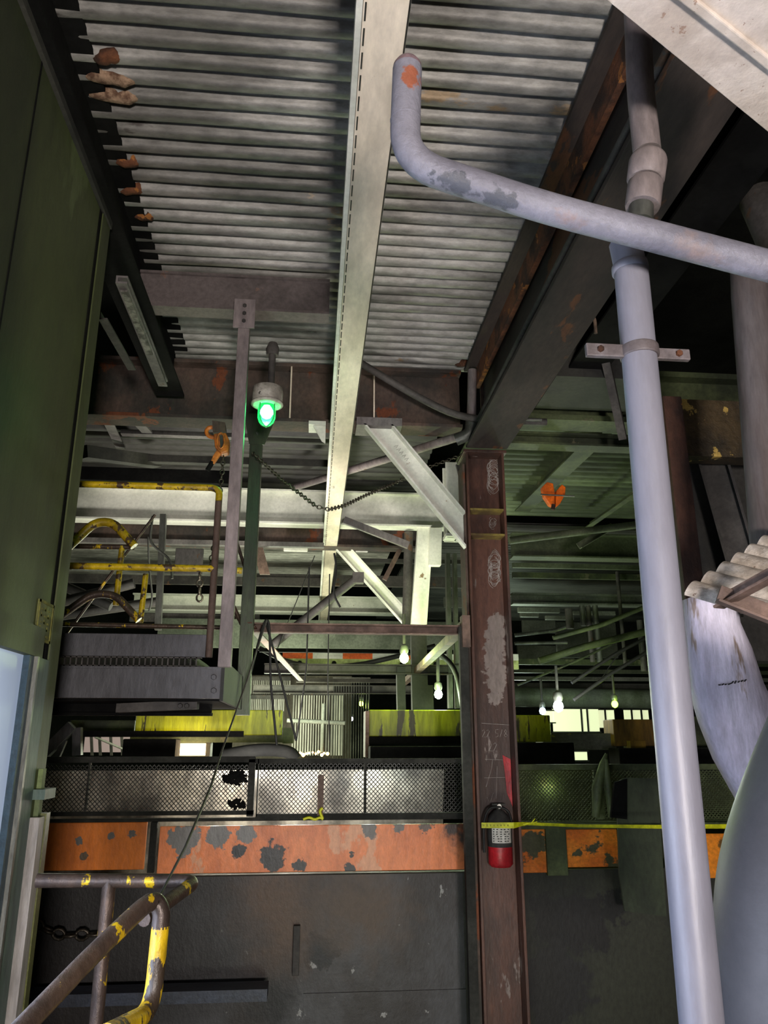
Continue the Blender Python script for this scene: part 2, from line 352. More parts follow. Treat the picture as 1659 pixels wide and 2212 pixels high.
# big rusty beam down the right side of the deck
b = MB(); b.prof((1.38, 1.0, 2.31), (1.38, 5.82, 2.31), I(.34, .72, .03, .02))
r1 = MB(); r1.box((1.30, 1.2, 2.84), (1.335, 5.8, 3.05))
c1 = MB(); c1.tube([(1.28, 1.2, 2.52), (1.28, 5.7, 2.50)], .017, 8); c1.tube([(1.325, 1.2, 2.46), (1.325, 5.7, 2.45)], .013, 8)
thing('edge_beam', 'sooty rust-scaled I-beam along the right edge of the deck', 'beam',
      [('girder', b, mat('sooty_edge_girder', '362d28', '1f1c1a', .5, 1.8, patch='55351f', pamt=.6, pscale=2.4, rough=.8, streak=3, axis=1), dict(bevel=.003)), ('rust_scale', r1, M['rust'], dict(label='thick brown rust under the deck edge'))])
one('conduit_run', 'pair of dirty conduits along the right I-beam', 'conduit', c1, M['soot'])
# second beam beyond, right of it, blackened to stand in for the dark void
ybeam('edge_beam', 'near-black beam behind the leaning pipes at upper right', 2.05, 2.75, 2.2, 5.8, I(.3, .5), M['black'])
# left beam over the cabin, its shade painted in as black, and its grey lower strut
ybeam('edge_beam', 'beam with shade painted in black over the green cabin at the left deck edge', -1.2, 2.66, .6, 5.8, I(.22, .42), M['black'])
p0 = at(262, 612, z=2.5); p1 = at(352, 835, z=2.5)
b = MB(); b.prof(p0, p1, CH(.065, .05)); b2 = MB(); b2.prof(p0 + (p1-p0)*.05 + Vector((0, 0, -.012)), p0 + (p1-p0)*.62 + Vector((0, 0, -.012)), [(-.02, 0, .022, .01)])
thing('steel_channel', 'grimy grey channel strut beside the cabin top', 'channel', [('channel', b, M['grey']), ('crust', b2, mat('grey_crust', '8c8880', '4c4944', .5, 14, rough=.9, bump=1), dict(label='pale crumbling crust'))])
p0 = at(222, 690, z=2.3); p1 = at(285, 800, z=2.3)
b = MB(); b.prof(p0, p1, LA(.05, .05)); one('steel_angle', 'thin dark angle iron left of the grey channel strut', 'angle iron', b, M['soot'])

# ------------------------------------------------------------------ cross members
def xb(name, label, pxl, pxr, ytop, ybot, Y, rects_f, m, cat='beam', group=None, bevel=0, px_mid=None, extra=()):
    # horizontal member along X whose front face fills ytop..ybot at its middle
    mid = px_mid if px_mid is not None else (pxl+pxr)/2
    zb = at(mid, ybot, Y=Y).z; zt = at(mid, ytop, Y=Y).z
    xl = at(pxl, (ytop+ybot)/2, Y=Y).x; xr = at(pxr, (ytop+ybot)/2, Y=Y).x
    rects = rects_f(zt-zb) if callable(rects_f) else rects_f
    wd = max(r[2] for r in rects)
    b = MB(); b.prof((xl, Y+wd, zb), (xr, Y+wd, zb), rects)
    if extra: return thing(name, label, cat, [('beam_body', b, m)] + list(extra), group)
    return one(name, label, cat, b, m, group, bevel)
xb('cross_beam', 'brownish grey channel beam under the near deck, left of the cream beam', 283, 712, 592, 668, 4.5, lambda h: [(-.06, 0, .06, .018), (.02, .018, .04, h-.018), (-.06, h-.018, .06, h)], mat('brown_grey_web', '5f5654', '453e3c', .5, 2, patch='6f5a50', pamt=.68, pscale=5, rough=.6))
# main rusty girder at the column line
zb, zt = 2.52, 3.05
b = MB(); b.prof((-2.9, 6.0, zb), (1.2, 6.0, zb), I(.22, zt-zb, .03, .015))
stiff = []
for px in (628, 808):
    X = at(px, 850, Y=5.9).x; q = MB(); q.box((X-.006, 5.89, zb+.03), (X+.006, 5.99, zt-.03)); stiff.append(('stiffener', q, M['cream'], dict(label='pale stiffener plate')))
q = MB(); X0 = at(770, 920, Y=5.88).x; X1 = at(868, 920, Y=5.88).x; q.box((X0, 5.86, zb-.02), (X1, 6.1, zb+.05)); stiff.append(('clamp_plate', q, M['grey']))
thing('cross_girder', 'brown rusty plate girder crossing at the column head', 'girder', [('girder', b, M['rustdark'], dict(bevel=.003))] + stiff)
b = MB(); b.prof((1.56, 6.0, 2.62), (4.0, 6.0, 2.62), I(.24, .5, .05, .015)); one('cross_girder', 'dark girder with green light painted into its colour, right of the column head', 'girder', b, M['green_cast'])
b = MB(); b.prof((1.5, 6.35, 2.55), (3.2, 6.35, 2.55), I(.16, .12)); one('cross_beam', 'low green beam just behind the dark right girder', 'beam', b, M['green_cast'])
# gusset left of cream beam
b = MB(); p = at(672, 922, Y=5.9); b.prism([(p.x, 5.9, 2.52), (p.x+.12, 5.9, 2.52), (p.x+.12, 5.9, 2.34), (p.x+.09, 5.9, 2.36)], (0, .012, 0)); b.box((p.x-.02, 5.86, 2.49), (p.x+.12, 6.05, 2.52))
one('gusset_plate', 'small white triangular gusset left of the cream beam', 'gusset', b, M['white_steel'])
# white diagonal braces
def brace(label, a, c, Y, wd, m=M['white_steel'], marks=True):
    p0 = at(*a, Y=Y); p1 = at(*c, Y=Y); d = (p1-p0).normalized(); n = Vector((-d.z, 0, d.x))
    if n.z < 0: n = -n
    b = MB(); h = wd
    def T(s): q = p0 + n*s; return q + d*((p0.z + .03 - q.z)/d.z)      # top end cut level under the girder
    def B(s): q = p1 + n*s; return q + d*((min(p1.x + .05, 1.19 if Y < 6 else 9) - q.x)/d.x)      # lower end cut plumb against the column
    b.prism([T(-h/2), B(-h/2), B(h/2), T(h/2)], (0, .012, 0))
    f1 = MB(); f1.prism([T(-h/2), B(-h/2), B(-h/2+.014), T(-h/2+.014)], (0, -.07, 0)); f2 = MB(); f2.prism([T(h/2), B(h/2), B(h/2-.014), T(h/2-.014)], (0, -.07, 0))
    parts = [('web', b, m, dict(bevel=.002)), ('flange', f1, m), ('flange', f2, m)]
    if marks:
        q = MB(); o = p0 + d*.18 + Vector((0, -.004, 0)) + n*.02
        for k in range(5):
            s0 = o + d*k*.035; q.tube([s0 - n*.02, s0 + d*.012 + n*.015, s0 + d*.02 - n*.015], .0018, 4)
        parts.append(('chalk_marking', q, M['lampgrey'], dict(label='faint handwritten marking')))
    return thing('diagonal_brace', label, 'brace', parts)
brace('white steel diagonal brace ending on the rusty column, nearer of two', (822, 930), (1001, 1146), 5.93, .19)
brace('smaller white diagonal brace farther back under the second girder', (748, 1195), (872, 1332), 9.2, .15, marks=False)
# long white cross beams
xb('cross_beam', 'long white steel cross beam resting over the cream beam, nearer of two', 150, 966, 1056, 1130, 8.85, lambda h: I(.2, h, .022, .012), M['white_steel'], px_mid=600)
xb('cross_beam', 'white cross beam where the cream beam ends, farther of two', 285, 880, 1285, 1322, 15.3, lambda h: I(.3, h, .03, .02), M['white_steel'], px_mid=560)
xb('cross_girder', 'second rusty brown girder, behind the nearer white beam', -100, 955, 1122, 1178, 9.6, lambda h: I(.22, h+.05, .03, .015), M['rustdark'], px_mid=600)
# white hangers at the right end of the near white beam
def vpost(name, label, px0, py0, px1, py1, Y, wpx, depth, m, cat='post', group=None, bevel=0):
    p0 = at(px0, py0, Y=Y); p1 = at(px1, py1, Y=Y); wd = wpx/ppm((p0+p1)/2)
    b = MB(); b.prism([p0 + Vector((-wd/2, 0, 0)), p0 + Vector((wd/2, 0, 0)), p1 + Vector((wd/2, 0, 0)), p1 + Vector((-wd/2, 0, 0))], (0, depth, 0))
    return one(name, label, cat, b, m, group, bevel)
vpost('hanger_post', 'white hanging post below the end of the near white beam', 920, 1138, 905, 1348, 8.9, 34, .12, M['white_steel'])
vpost('hanger_post', 'short white box stub beside the white hanging post', 942, 1140, 940, 1220, 8.8, 26, .12, M['white_steel'])
p = at(962, 1160, Y=7.2); q = at(1025, 1000, Y=7.2); b = MB(); b.prof((p.x+.12, 7.2, p.z), (p.x+.12, 7.2, q.z), I(.2, .2), up=(0, 1, 0)); b.prism([(p.x, 7.15, p.z), (p.x+.3, 7.15, p.z), (p.x+.3, 7.15, p.z+.03), (p.x, 7.15, p.z+.03)], (0, .2, 0))
one('hanger_post', 'white flanged bracket post left of the rusty column head', 'post', b, M['white_steel'])
p = at(985, 1003, Y=6.9); q = at(1012, 1110, Y=6.9); b = MB(); b.prism([p, p+Vector((.16, 0, 0)), (q.x+.08, 6.9, q.z), (q.x, 6.9, q.z)], (0, .03, 0)); one('gusset_plate', 'grey tapered gusset tucked behind the rusty column', 'gusset', b, M['grey'])

# ------------------------------------------------------------------ rusty column
YC0, YC1 = 5.86, 6.16; XL, XR = 1.212, 1.53
b = MB(); b.box((XL, YC0, -3), (XL+.02, YC1, 2.31)); b.box((XR-.02, YC0, -3), (XR, YC1, 2.31)); b.box((XL+.02, 6.0, -3), (XR-.02, 6.02, 2.31)); b.box((XL-.02, YC0-.02, 2.285), (XR+.02, YC1, 2.31))
cparts = [('column_shaft', b, M['column'], dict(bevel=.003))]
for py in (1103, 1157):
    z = at(1065, py, Y=5.9).z; q = MB(); q.box((XL+.02, YC0+.01, z-.008), (XR-.02, 6.0, z+.008)); cparts.append(('stiffener', q, mat('stiffener_yellowish', '8a7a3c', '5a4a30', .5, 6, rough=.35), dict(label='stiffener plate with yellow highlight painted in')))  # yellow highlights on these plates are put into their colour
def strokes(px, py, Y, sz, text):
    G = {'2': [[(0, .8), (.3, 1), (.6, .75), (0, 0), (.65, 0)]], '5': [[(.6, 1), (.05, 1), (0, .55), (.5, .5), (.5, .1), (0, 0)]],
         '/': [[(0, 0), (.5, 1)]], '8': [[(.3, .5), (.05, .75), (.3, 1), (.55, .75), (.3, .5), (0, .2), (.3, 0), (.6, .2), (.3, .5)]], ' ': []}
    q = MB(); o = at(px, py, Y=Y)
    for ch in text:
        for st in G[ch]: q.tube([o + Vector((x*sz*.7, 0, y*sz)) for x, y in st], .0016, 4)
        o = o + Vector((sz*.62, 0, 0))
    return q
ck = strokes(1042, 1592, 5.997, .055, '22 5/8'); ck2 = strokes(1056, 1622, 5.997, .06, '22')
ck.v += []; 
for l in ([(1040, 1562), (1100, 1566)], [(1048, 1640), (1100, 1642)], [(1050, 1700), (1062, 1660), (1064, 1640)], [(1072, 1725), (1074, 1655)], [(1046, 1680), (1096, 1679)], [(1052, 1722), (1058, 1735), (1066, 1712)]):
    ck2.tube([at(x, y, Y=5.997) for x, y in l], .0015, 4)
cparts += [('chalk_marking', ck, M['chalk'], dict(label='chalk measurement reading 22 5/8')), ('chalk_marking', ck2, M['chalk'], dict(label='chalk 22 and arrow lines'))]
sc_ = MB(); rnd = random.Random(4)
for (cx, cy, rx, ry, n) in ((1066, 1030, 16, 40, 16), (1064, 1132, 9, 14, 5), (1068, 1230, 16, 40, 16)):
    for k in range(n):
        a0 = rnd.uniform(0, 6); pts = []
        for j in range(9):
            a = a0 + j*.6; pts.append(at(cx + rx*math.cos(a)*rnd.uniform(.4, 1), cy + ry*(math.sin(a)*.45 + (k/n-.5)*1.3), Y=5.997))
        sc_.tube(pts, .0019, 4, bend=.02, seg=3)
cparts.append(('chalk_scribble', sc_, M['chalk'], dict(label='scribbled white chalk scratches', kind='stuff')))
q = MB(); p = at(1086, 1640, Y=5.995); r = at(1106, 1712, Y=5.995); q.prism([(p.x, 5.994, p.z+.03), (r.x, 5.994, p.z+.0), (r.x, 5.994, r.z-.1), (r.x-.04, 5.994, r.z), (p.x+.015, 5.994, r.z+.1)], (0, .006, 0))
cparts.append(('paint_patch', q, M['red'], dict(label='red paint remnant')))
thing('steel_column', 'tall rusty brown H-column with chalk scribbles, middle right', 'column', cparts)
# vertical side post at its left, angle framing the mesh end
b = MB(); p = at(1030, 1352, Y=5.8); b.box((XL-.1, 5.84, -2.9), (XL-.035, 5.9, p.z)); one('mesh_end_post', 'dark angle post just left of the rusty column', 'post', b, M['frame'])
b = MB(); b.box((XL-.024, 5.9, -2.95), (XL-.006, 6.1, 2.2)); one('flange_cover', 'thin brown plate along the left flange of the column', 'plate', b, M['rustdark'])

# ------------------------------------------------------------------ drain pipe with elbow left of column head and dark sloping pipe
p = [at(1020, 800, Y=5.75), at(1018, 935, Y=5.75), at(640, 1052, Y=8.0)]
b = MB(); b.tube(p, .038, 14, bend=.1); e = MB(); e.tube([at(1019, 905, Y=5.75), at(1017, 937, Y=5.75), at(985, 950, Y=5.8)], .05, 14, bend=.06)
thing('drain_pipe', 'grey drain pipe bending at the column head and sloping down left', 'pipe', [('pipe_run', b, M['pinkgrey']), ('elbow_fitting', e, M['conduit'])])
b = MB(); b.tube([at(780, 785, Y=5.6), at(905, 860, Y=5.65), at(1000, 905, Y=5.68), at(1180, 912, Y=5.7)], .03, 10, bend=.25); one('sagging_hose', 'thick dark cable sagging across the girder to the column head', 'cable', b, M['soot'])
b = MB(); b.tube([at(1075, 905, Y=5.6), at(1170, 907, Y=5.6)], .012, 8); one('conduit_run', 'short shiny conduit crossing over the column head', 'conduit', b, M['conduit'])
b = MB(); b.prof(at(1128, 1105, Y=9.6), at(1300, 940, Y=6.6), I(.2, .26)); one('far_beam', 'dark beam crossing the green-lit deck behind the orange clamp', 'beam', b, M['green_cast'])

b = MB(); p = at(1036, 800, Y=5.83); q_ = at(1052, 892, Y=5.83); b.box((p.x, 5.83, q_.z), (q_.x, 5.85, p.z)); bb = []
for k in range(3):
    c = MB(); c.bolt(at(1045, 835+22*k, Y=5.83), (0, -1, 0), .014, .012); bb.append(('bolt', c, M['rust']))
thing('splice_plate', 'rusty bolted connection plate above the column head', 'plate', [('plate', b, M['rustdark'], dict(subs=bb))])
# ------------------------------------------------------------------ left hangers
p = at(530, 650, Y=4.42); q = at(480, 1440, Y=4.42); X = p.x
b = MB(); b.box((X-.036, 4.42, q.z+.0), (X+.036, 4.49, p.z-.1))
pl = MB(); pl.box((X-.068, 4.405, p.z-.2), (X+.068, 4.42, p.z+.005)); bo = []
for k in range(3):
    c = MB(); c.bolt((X+.0, 4.405, p.z-.045-.055*k), (0, -1, 0), .013, .012); bo.append(('bolt', c, M['soot']))
thing('hanger_tube', 'square grey hanger tube from the channel beam down to the platform corner', 'hanger', [('tube', b, M['pinkgrey'], dict(bevel=.003)), ('bracket_plate', pl, M['pinkgrey'], dict(bevel=.002, subs=bo))])
p = at(556, 905, Y=5.75); X = p.x; zb = at(516, 1545, Y=5.75).z
b = MB(); b.box((X-.045, 5.7, zb), (X+.05, 5.8, p.z)); g1 = MB(); g1.prism([(X-.1, 5.69, p.z+.02), (X+.16, 5.69, p.z+.02), (X+.07, 5.69, p.z-.24), (X-.05, 5.69, p.z-.24)], (0, .012, 0)); g2 = MB(); g2.bolt((X+.01, 5.69, p.z-.15), (0, -1, 0), .014, .014)
thing('hanger_post', 'dark green steel post hanging from the girder behind the green lamp', 'post', [('post_shaft', b, M['greenpost'], dict(bevel=.003)), ('gusset', g1, M['greenpost'], dict(subs=[('bolt', g2, M['conduit'])]))])

# ------------------------------------------------------------------ green jelly-jar lamp
p = at(578, 850, Y=4.7); L0 = p.copy(); zl = lambda py: at(578, py, Y=4.7).z
px_ = ppm(p)
hs = MB(); hs.lathe([(.06, .10), (.098, .095), (.102, .06), (.1, 0), (.085, -.012)], (p.x, p.y, zl(868)), (0, 0, 1), 28)
rg = MB(); rg.lathe([(.09, 0), (.104, -.004), (.106, -.018), (.09, -.026)], (p.x, p.y, zl(868)-.004), (0, 0, 1), 28)
nk = MB(); nk.lathe([(.022, 0), (.024, .25)], (p.x+.02, p.y, zl(868)+.09), (0, 0, 1), 12); nk.lathe([(.04, .25), (.045, .30), (.03, .34)], (p.x+.02, p.y, zl(868)+.09), (0, 0, 1), 12)
zj = zl(868)-.03
jar = MB(); jar.lathe([(.055, 0), (.058, -.03), (.058, -.085), (.048, -.115), (.028, -.135), (.008, -.142)], (p.x, p.y, zj), (0, 0, 1), 28)
bulb = MB(); bulb.lathe([(.012, .0), (.026, -.03), (.028, -.05), (.018, -.075), (.004, -.085)], (p.x, p.y-.0, zj-.005), (0, 0, 1), 20)
gd = []
for k in range(4):
    a = math.pi*k/2 + .9; c = MB(); c.tube([(p.x + math.cos(a)*r_, p.y + math.sin(a)*r_, zj+h_) for r_, h_ in ((.066, 0), (.066, -.09), (.05, -.125), (.0, -.152))], .0028, 6, bend=.03); gd.append(('guard_bar', c, M['dark']))
mg = bpy.data.materials.new('green_lamp_glass'); mg.use_nodes = True; _b = mg.node_tree.nodes['Principled BSDF']
_b.inputs['Base Color'].default_value = (.02, .85, .15, 1); _b.inputs['Roughness'].default_value = .15; _b.inputs['Transmission Weight'].default_value = .85
_b.inputs['Emission Color'].default_value = (.01, .8, .12, 1); _b.inputs['Emission Strength'].default_value = .75
thing('jelly_jar_lamp', 'glowing green glass lamp with round grey housing, nearest lamp', 'lamp',
      [('housing', hs, M['lampgrey'], dict(bevel=.002)), ('collar', rg, M['lampgrey']), ('conduit_stem', nk, M['soot']), ('glass_jar', jar, mg, dict(label='green glass jar', subs=[('bulb', bulb, glow('green_white_bulb', 'd8ffe8', 30))]))] + gd)
point('green_jar_light', (p.x, p.y-.0, zj-.22), .04, 2.6, (.06, 1.0, .22))

# ------------------------------------------------------------------ platform with fascia, grating, kick plate and yellow rails
Yp = 4.5; xr_ = at(478, 1450, Y=Yp).x; xl_ = -2.6
z1 = at(330, 1440, Y=Yp).z; z0 = at(330, 1508, Y=Yp).z; zk0 = at(330, 1418, Y=Yp).z; zk1 = at(330, 1368, Y=Yp).z
b = MB(); b.prof((xl_, Yp+.06, z0), (xr_, Yp+.06, z0), [(.0, 0, .06, .015), (.045, .015, .06, z1-z0-.012), (-.02, z1-z0-.012, .07, z1-z0)])
bol = []
for (px, py) in ((462, 1463), (462, 1492)):
    c = MB(); c.bolt(at(px, py, Y=Yp+.0), (0, -1, 0), .017, .016); bol.append(('bolt', c, M['fascia']))
sd = MB(); sd.box((xr_, Yp-.01, z0-.015), (xr_+.02, 5.85, z1+.04)); kp = MB(); kp.box((xl_, Yp+.03, zk0), (xr_-.1, Yp+.045, zk1))
gr = MB(); gr.box((xl_, Yp+.03, z1+.002), (xr_-.12, Yp+.06, z1+.01)); gr.box((xl_, Yp+.03, zk0-.006), (xr_-.12, Yp+.06, zk0+.004))
n = 62
for k in range(n):
    x = xl_ + (xr_-.12-xl_)*k/n; gr.box((x, Yp+.03, z1), (x+.008, 5.8, zk0))
un = MB(); un.box((xl_, Yp+.1, z0-.01), (xr_-.02, 5.8, z0+.01)); un.prof((xl_, 5.0, z0-.08), (xr_-.1, 5.0, z0-.08), I(.1, .09))
bk = MB(); p = at(250, 1535, Y=4.7); q = at(425, 1527, Y=4.7); bk.prism([(p.x, 4.7, p.z-.01), (q.x, 4.7, q.z-.01), (q.x, 4.7, q.z+.04), (p.x, 4.7, p.z+.04)], (0, .1, 0))
for px in (390, 404): bk.bolt(at(px, 1525, Y=4.69), (0, -1, 0), .015, .02)
thing('platform', 'suspended dark steel platform with bar grating at left', 'platform',
      [('fascia', b, M['fascia'], dict(subs=bol)), ('side_plate', sd, M['dark']), ('kick_plate', kp, M['fascia'], dict(bevel=.002)), ('grating', gr, M['soot']), ('underside', un, M['black']), ('splice_plate', bk, M['soot'])])
Yr = Yp+.08
def rail(label, pts, r, m, Ys, bend=.08, group=None, name='handrail', cat='handrail'):
    b = MB(); b.tube([at(px, py, Y=(Ys[i] if isinstance(Ys, (list, tuple)) else Ys)) for i, (px, py) in enumerate(pts)], r, 14, bend=bend); return one(name, label, cat, b, m, group)
a0 = at(140, 1046, Y=Yr); top = MB(); xe = at(474, 1060, Y=Yr).x; zt_ = at(330, 1050, Y=Yr).z
top.tube([(-2.5, Yr, zt_), (xe, Yr, zt_), (xe, Yr, zt_-.09)], .021, 14, bend=.07); ep = MB(); ep.tube([(xe, Yr, zt_-.085), (xe, Yr, zk0+.005)], .021, 14)
m1 = MB(); zm = at(330, 1226, Y=Yr).z; m1.tube([(-2.5, Yr, zm), (xe, Yr, zm)], .021, 14)
thing('platform_railing', 'yellow pipe railing with rusty end post on the suspended platform', 'railing', [('top_rail', top, M['yellow'], dict(label='yellow top rail')), ('end_post', ep, M['rustdark'], dict(label='rusty brown end post')), ('mid_rail', m1, M['yellow'])])
rail('low chipped yellow rail just above the platform kick plate', [(120, 1348), (500, 1356)], .017, M['yellow_worn'], 5.6)
rail('bright yellow bent handrail emerging from behind the cabin', [(90, 1235), (205, 1128), (245, 1128), (290, 1180)], .031, M['yellow'], 5.3, .07)
rail('dark yellow bent handrail below the bright one', [(110, 1345), (200, 1282), (250, 1285), (300, 1340)], .028, M['yellow_worn'], 5.7, .07)
rail('dim yellow horizontal rail behind the bent handrail', [(140, 1180), (290, 1182)], .02, M['yellow_worn'], 5.8)
rail('short yellow rail stub right of the grey hanger tube', [(490, 1230), (523, 1233)], .022, M['yellow'], 5.2)
rail('chipped yellow post behind the bent handrails', [(264, 1180), (250, 1308)], .022, M['yellow'], 5.8)
rail('mottled yellow post right of the bent handrails', [(315, 1240), (303, 1345)], .021, M['yellow'], 5.8)
rail('thin yellow diagonal stair rail seen edge-on behind the bent handrail', [(335, 1112), (120, 1400)], .012, M['yellow_worn'], 6.4)
rail('yellow-edged sloping bar behind the dark green post', [(505, 1150), (530, 1230)], .014, M['yellow_worn'], 6.2)
rail('sloping yellow worn bar under the green post', [(495, 1290), (525, 1355)], .018, M['yellow_worn'], 6.2)

# ------------------------------------------------------------------ lever hoist, chains, clamp
def flat(pts, Y, d): b = MB(); b.prism([at(x, y, Y=Y) for x, y in pts], (0, d, 0)); return b
h1 = MB(); h1.tube([at(x, y, Y=5.5) for x, y in ((466, 925), (452, 922), (444, 932), (452, 944), (470, 946))], .016, 8, bend=.03)
h2 = flat([(461, 936), (488, 934), (495, 950), (493, 975), (478, 980), (464, 966)], 5.42, .09)
h3 = MB(); pts = [at(477+8*math.cos(a), 952+17*math.sin(a), Y=5.405) for a in [k*math.pi/6 for k in range(13)]]; h3.tube(pts, .007, 6)
h3b = flat([(474, 940), (481, 939), (483, 964), (476, 966)], 5.41, .02)
h4 = flat([(468, 972), (482, 972), (470, 990), (462, 1002), (454, 998), (460, 984)], 5.44, .03); h5 = MB(); h5.tube([at(459, 998, Y=5.455), at(448, 1016, Y=5.455)], .018, 10)
h6 = flat([(458, 908), (486, 912), (488, 932), (460, 934)], 5.47, .07)
thing('lever_hoist', 'orange lever chain hoist hanging from the girder beside the grey tube', 'hoist', [('hook', h1, M['hoist']), ('gear_housing', h2, M['hoist'], dict(bevel=.01, subs=[('cover_ring', h3, M['hoist']), ('name_plate', h3b, M['dark'])])), ('lever', h4, M['hoist'], dict(bevel=.004, subs=[('grip', h5, M['black'])])), ('suspension', h6, M['rustdark'])])
def chain(label, pts, Ys, L, r, m=M['chain']):
    b = MB(); b.chain([at(px, py, Y=(Ys[i] if isinstance(Ys, (list, tuple)) else Ys)) for i, (px, py) in enumerate(pts)], L, r); return one('steel_chain', label, 'chain', b, m)
chain('hoist chain hanging from the orange lever hoist', [(483, 985), (474, 1080), (462, 1180), (452, 1232)], 5.45, .05, .0055)
sag = []
for k in range(21):
    t = k/20; x = 545 + (1010-545)*t
    sag.append((x, 968 + 12*t + 0))
# catenary through (545,975) (705,1100) (1005,985)
sag = [(545, 978), (575, 1005), (610, 1038), (650, 1068), (683, 1094), (710, 1101), (745, 1092), (790, 1070), (850, 1045), (910, 1015), (1000, 982)]
chain('long thin chain sagging below the cream beam to the column', sag, [5.6, 5.5, 5.3, 5.1, 4.95, 4.95, 5.2, 5.6, 6.1, 6.3, 6.3], .042, .0045)
chain('short chain hanging against the far white beam', [(432, 1235), (431, 1300)], 8.0, .1, .012)
c1 = flat([(1171, 1052), (1182, 1041), (1195, 1044), (1198, 1060), (1199, 1095), (1188, 1090), (1176, 1072)], 6.86, .07)
c2 = flat([(1202, 1060), (1214, 1046), (1222, 1052), (1221, 1068), (1210, 1088), (1200, 1096)], 6.85, .07)
c3 = MB(); c3.tube([at(1168, 1068, Y=6.83), at(1241, 1072, Y=6.83)], .008, 8); c4 = MB(); c4.tube([at(1196, 1090, Y=6.84), at(1194, 1101, Y=6.84)], .02, 8)
thing('beam_clamp', 'bright orange heart-shaped beam clamp on the far right beam', 'clamp', [('jaw', c1, M['clamporange'], dict(bevel=.006)), ('jaw', c2, M['clamporange'], dict(bevel=.006)), ('screw_bar', c3, M['conduit']), ('shackle', c4, M['rust'])])
# ------------------------------------------------------------------ pipes at right
def bl(px, py, Y, r, hx, s=.25): q = at(px, py, Y=Y); return (tuple(q), r, hx, s)
mL = mat('mottled_pipe_lagging', '85848f', '6c6b75', .5, 2.5, rough=.45, bump=.5, fine=45, var=.15,
         blobs=[bl(1000, 400, 1.65, .055, '50525a', .1), bl(1085, 430, 1.65, .055, '50525a', .1), bl(930, 385, 1.65, .04, '50525a', .1), bl(890, 158, 1.65, .036, '9a5c45', .15), bl(1235, 490, 1.65, .045, '8a6f66', .5), bl(1290, 520, 1.65, .04, '8a6f66', .5), bl(1520, 560, 1.65, .055, '8a756c', .6)])
YL = 1.70; KL = YL/2.70
b = MB(); b.tube([at(880, 150, Y=YL), at(873, 350, Y=YL), at(1180, 450, Y=YL), at(1720, 590, Y=YL+.0)], .0655*KL, 28, bend=.17*KL, seg=10)
cap = MB(); p = at(880, 152, Y=YL); cap.lathe([(r_*KL, h_*KL) for r_, h_ in ((.0655, 0), (.063, .022), (.05, .045), (.03, .057), (.01, .061))], p, (0.0, .05, 1), 28)
ring = MB(); p = at(876, 262, Y=YL); ring.lathe([(r_*KL, h_*KL) for r_, h_ in ((.0662, 0), (.0675, .004), (.0662, .009))], p, (0, 0, 1), 28, )
thing('lagged_pipe', 'thick grey lagged pipe bending from vertical to horizontal, upper right', 'pipe', [('pipe_run', b, mL), ('end_cap', cap, mat('terracotta_cap', '9a6a55', '857078', .5, 6, rough=.5), dict(label='rounded end with orange-brown paint')), ('joint_ring', ring, mL)])
YV = 1.92; KV = YV/3.02
def pr(px, py): return at(px, py, Y=YV)
b = MB(); b.tube([pr(1376, 15), pr(1384, 200), pr(1398, 330)], .068*KV, 26, bend=.1*KV)
b2 = MB(); LS = lambda q: [(r_*KV, h_*KV) for r_, h_ in q]; b2.lathe(LS([(.078, 0), (.09, .012), (.092, .12), (.086, .14), (.075, .15)]), pr(1394, 392), (pr(1404, 318)-pr(1394, 392)), 28); b2.lathe(LS([(.08, -.005), (.084, .01), (.084, .13), (.078, .14)]), pr(1388, 446), (pr(1396, 385)-pr(1388, 446)), 28)
b3 = MB(); b3.tube([pr(1384, 480), pr(1387, 420)], .058*KV, 26)
lp = pr(1362, 570); lb = pr(1526, 2320); lb.x = lp.x + (lb.x-lp.x)
b4 = MB(); b4.tube([lp, lb], .0775*KV, 32); b5 = MB(); b5.lathe(LS([(.0775, 0), (.084, .006), (.084, .035), (.0775, .042)]), pr(1362, 590), lp-lb, 32); b5b = MB(); b5b.tube([pr(1361, 575), pr(1350, 525)], .074*KV, 26)
thing('downpipe', 'tall grey vertical downpipe with coupling at upper right', 'pipe', [('pipe_run', b4, M['pipe']), ('upper_pipe', b, M['pinkgrey'], dict(label='brownish upper pipe')), ('coupling', b2, M['pinkgrey']), ('neck', b3, M['conduit']), ('collar', b5, M['pipe']), ('socket', b5b, M['pipe'])])
zc_ = at(1380, 762, Y=YV).z; xc = at(1381, 762, Y=YV).x; cl = MB(); x0 = at(1265, 760, Y=YV).x; x1 = at(1488, 770, Y=YV).x
cl.box((x0, YV-.01, zc_-.02), (xc-.07*KV, YV+.008, zc_+.02)); cl.box((xc+.07*KV, YV-.01, zc_-.02), (x1, YV+.008, zc_+.014)); cl.lathe(LS([(.081, -.027), (.0865, -.025), (.0865, .025), (.081, .027)]), (xc, YV, zc_), (0, 0, 1), 30)
cb = []
for (x, dz) in ((x0+.04, 0), (x1-.035, -.003)):
    q = MB(); q.bolt((x, YV-.01, zc_+dz), (0, -1, 0), .01, .01); cb.append(('bolt', q, M['rust']))
thing('pipe_clamp', 'two-eared pipe clamp around the tall downpipe', 'clamp', [('clamp_band', cl, mat('clamp_paint', '7c7678', '5e5656', .5, 8, patch='b98248', pamt=.64, pscale=9, rough=.5), dict(bevel=.003))] + cb)
b = MB(); b.tube([at(1618, 560, Y=3.3), at(1622, 640, Y=3.3), at(1680, 1330, Y=3.3)], .094, 28); one('downpipe', 'grey-brown vertical pipe at the right edge behind the lagged pipe', 'pipe', b, mat('brown_grey_pipe', '6c6768', '574c48', .5, 2, patch='7d6250', pamt=.66, pscale=3, rough=.5, streak=6))
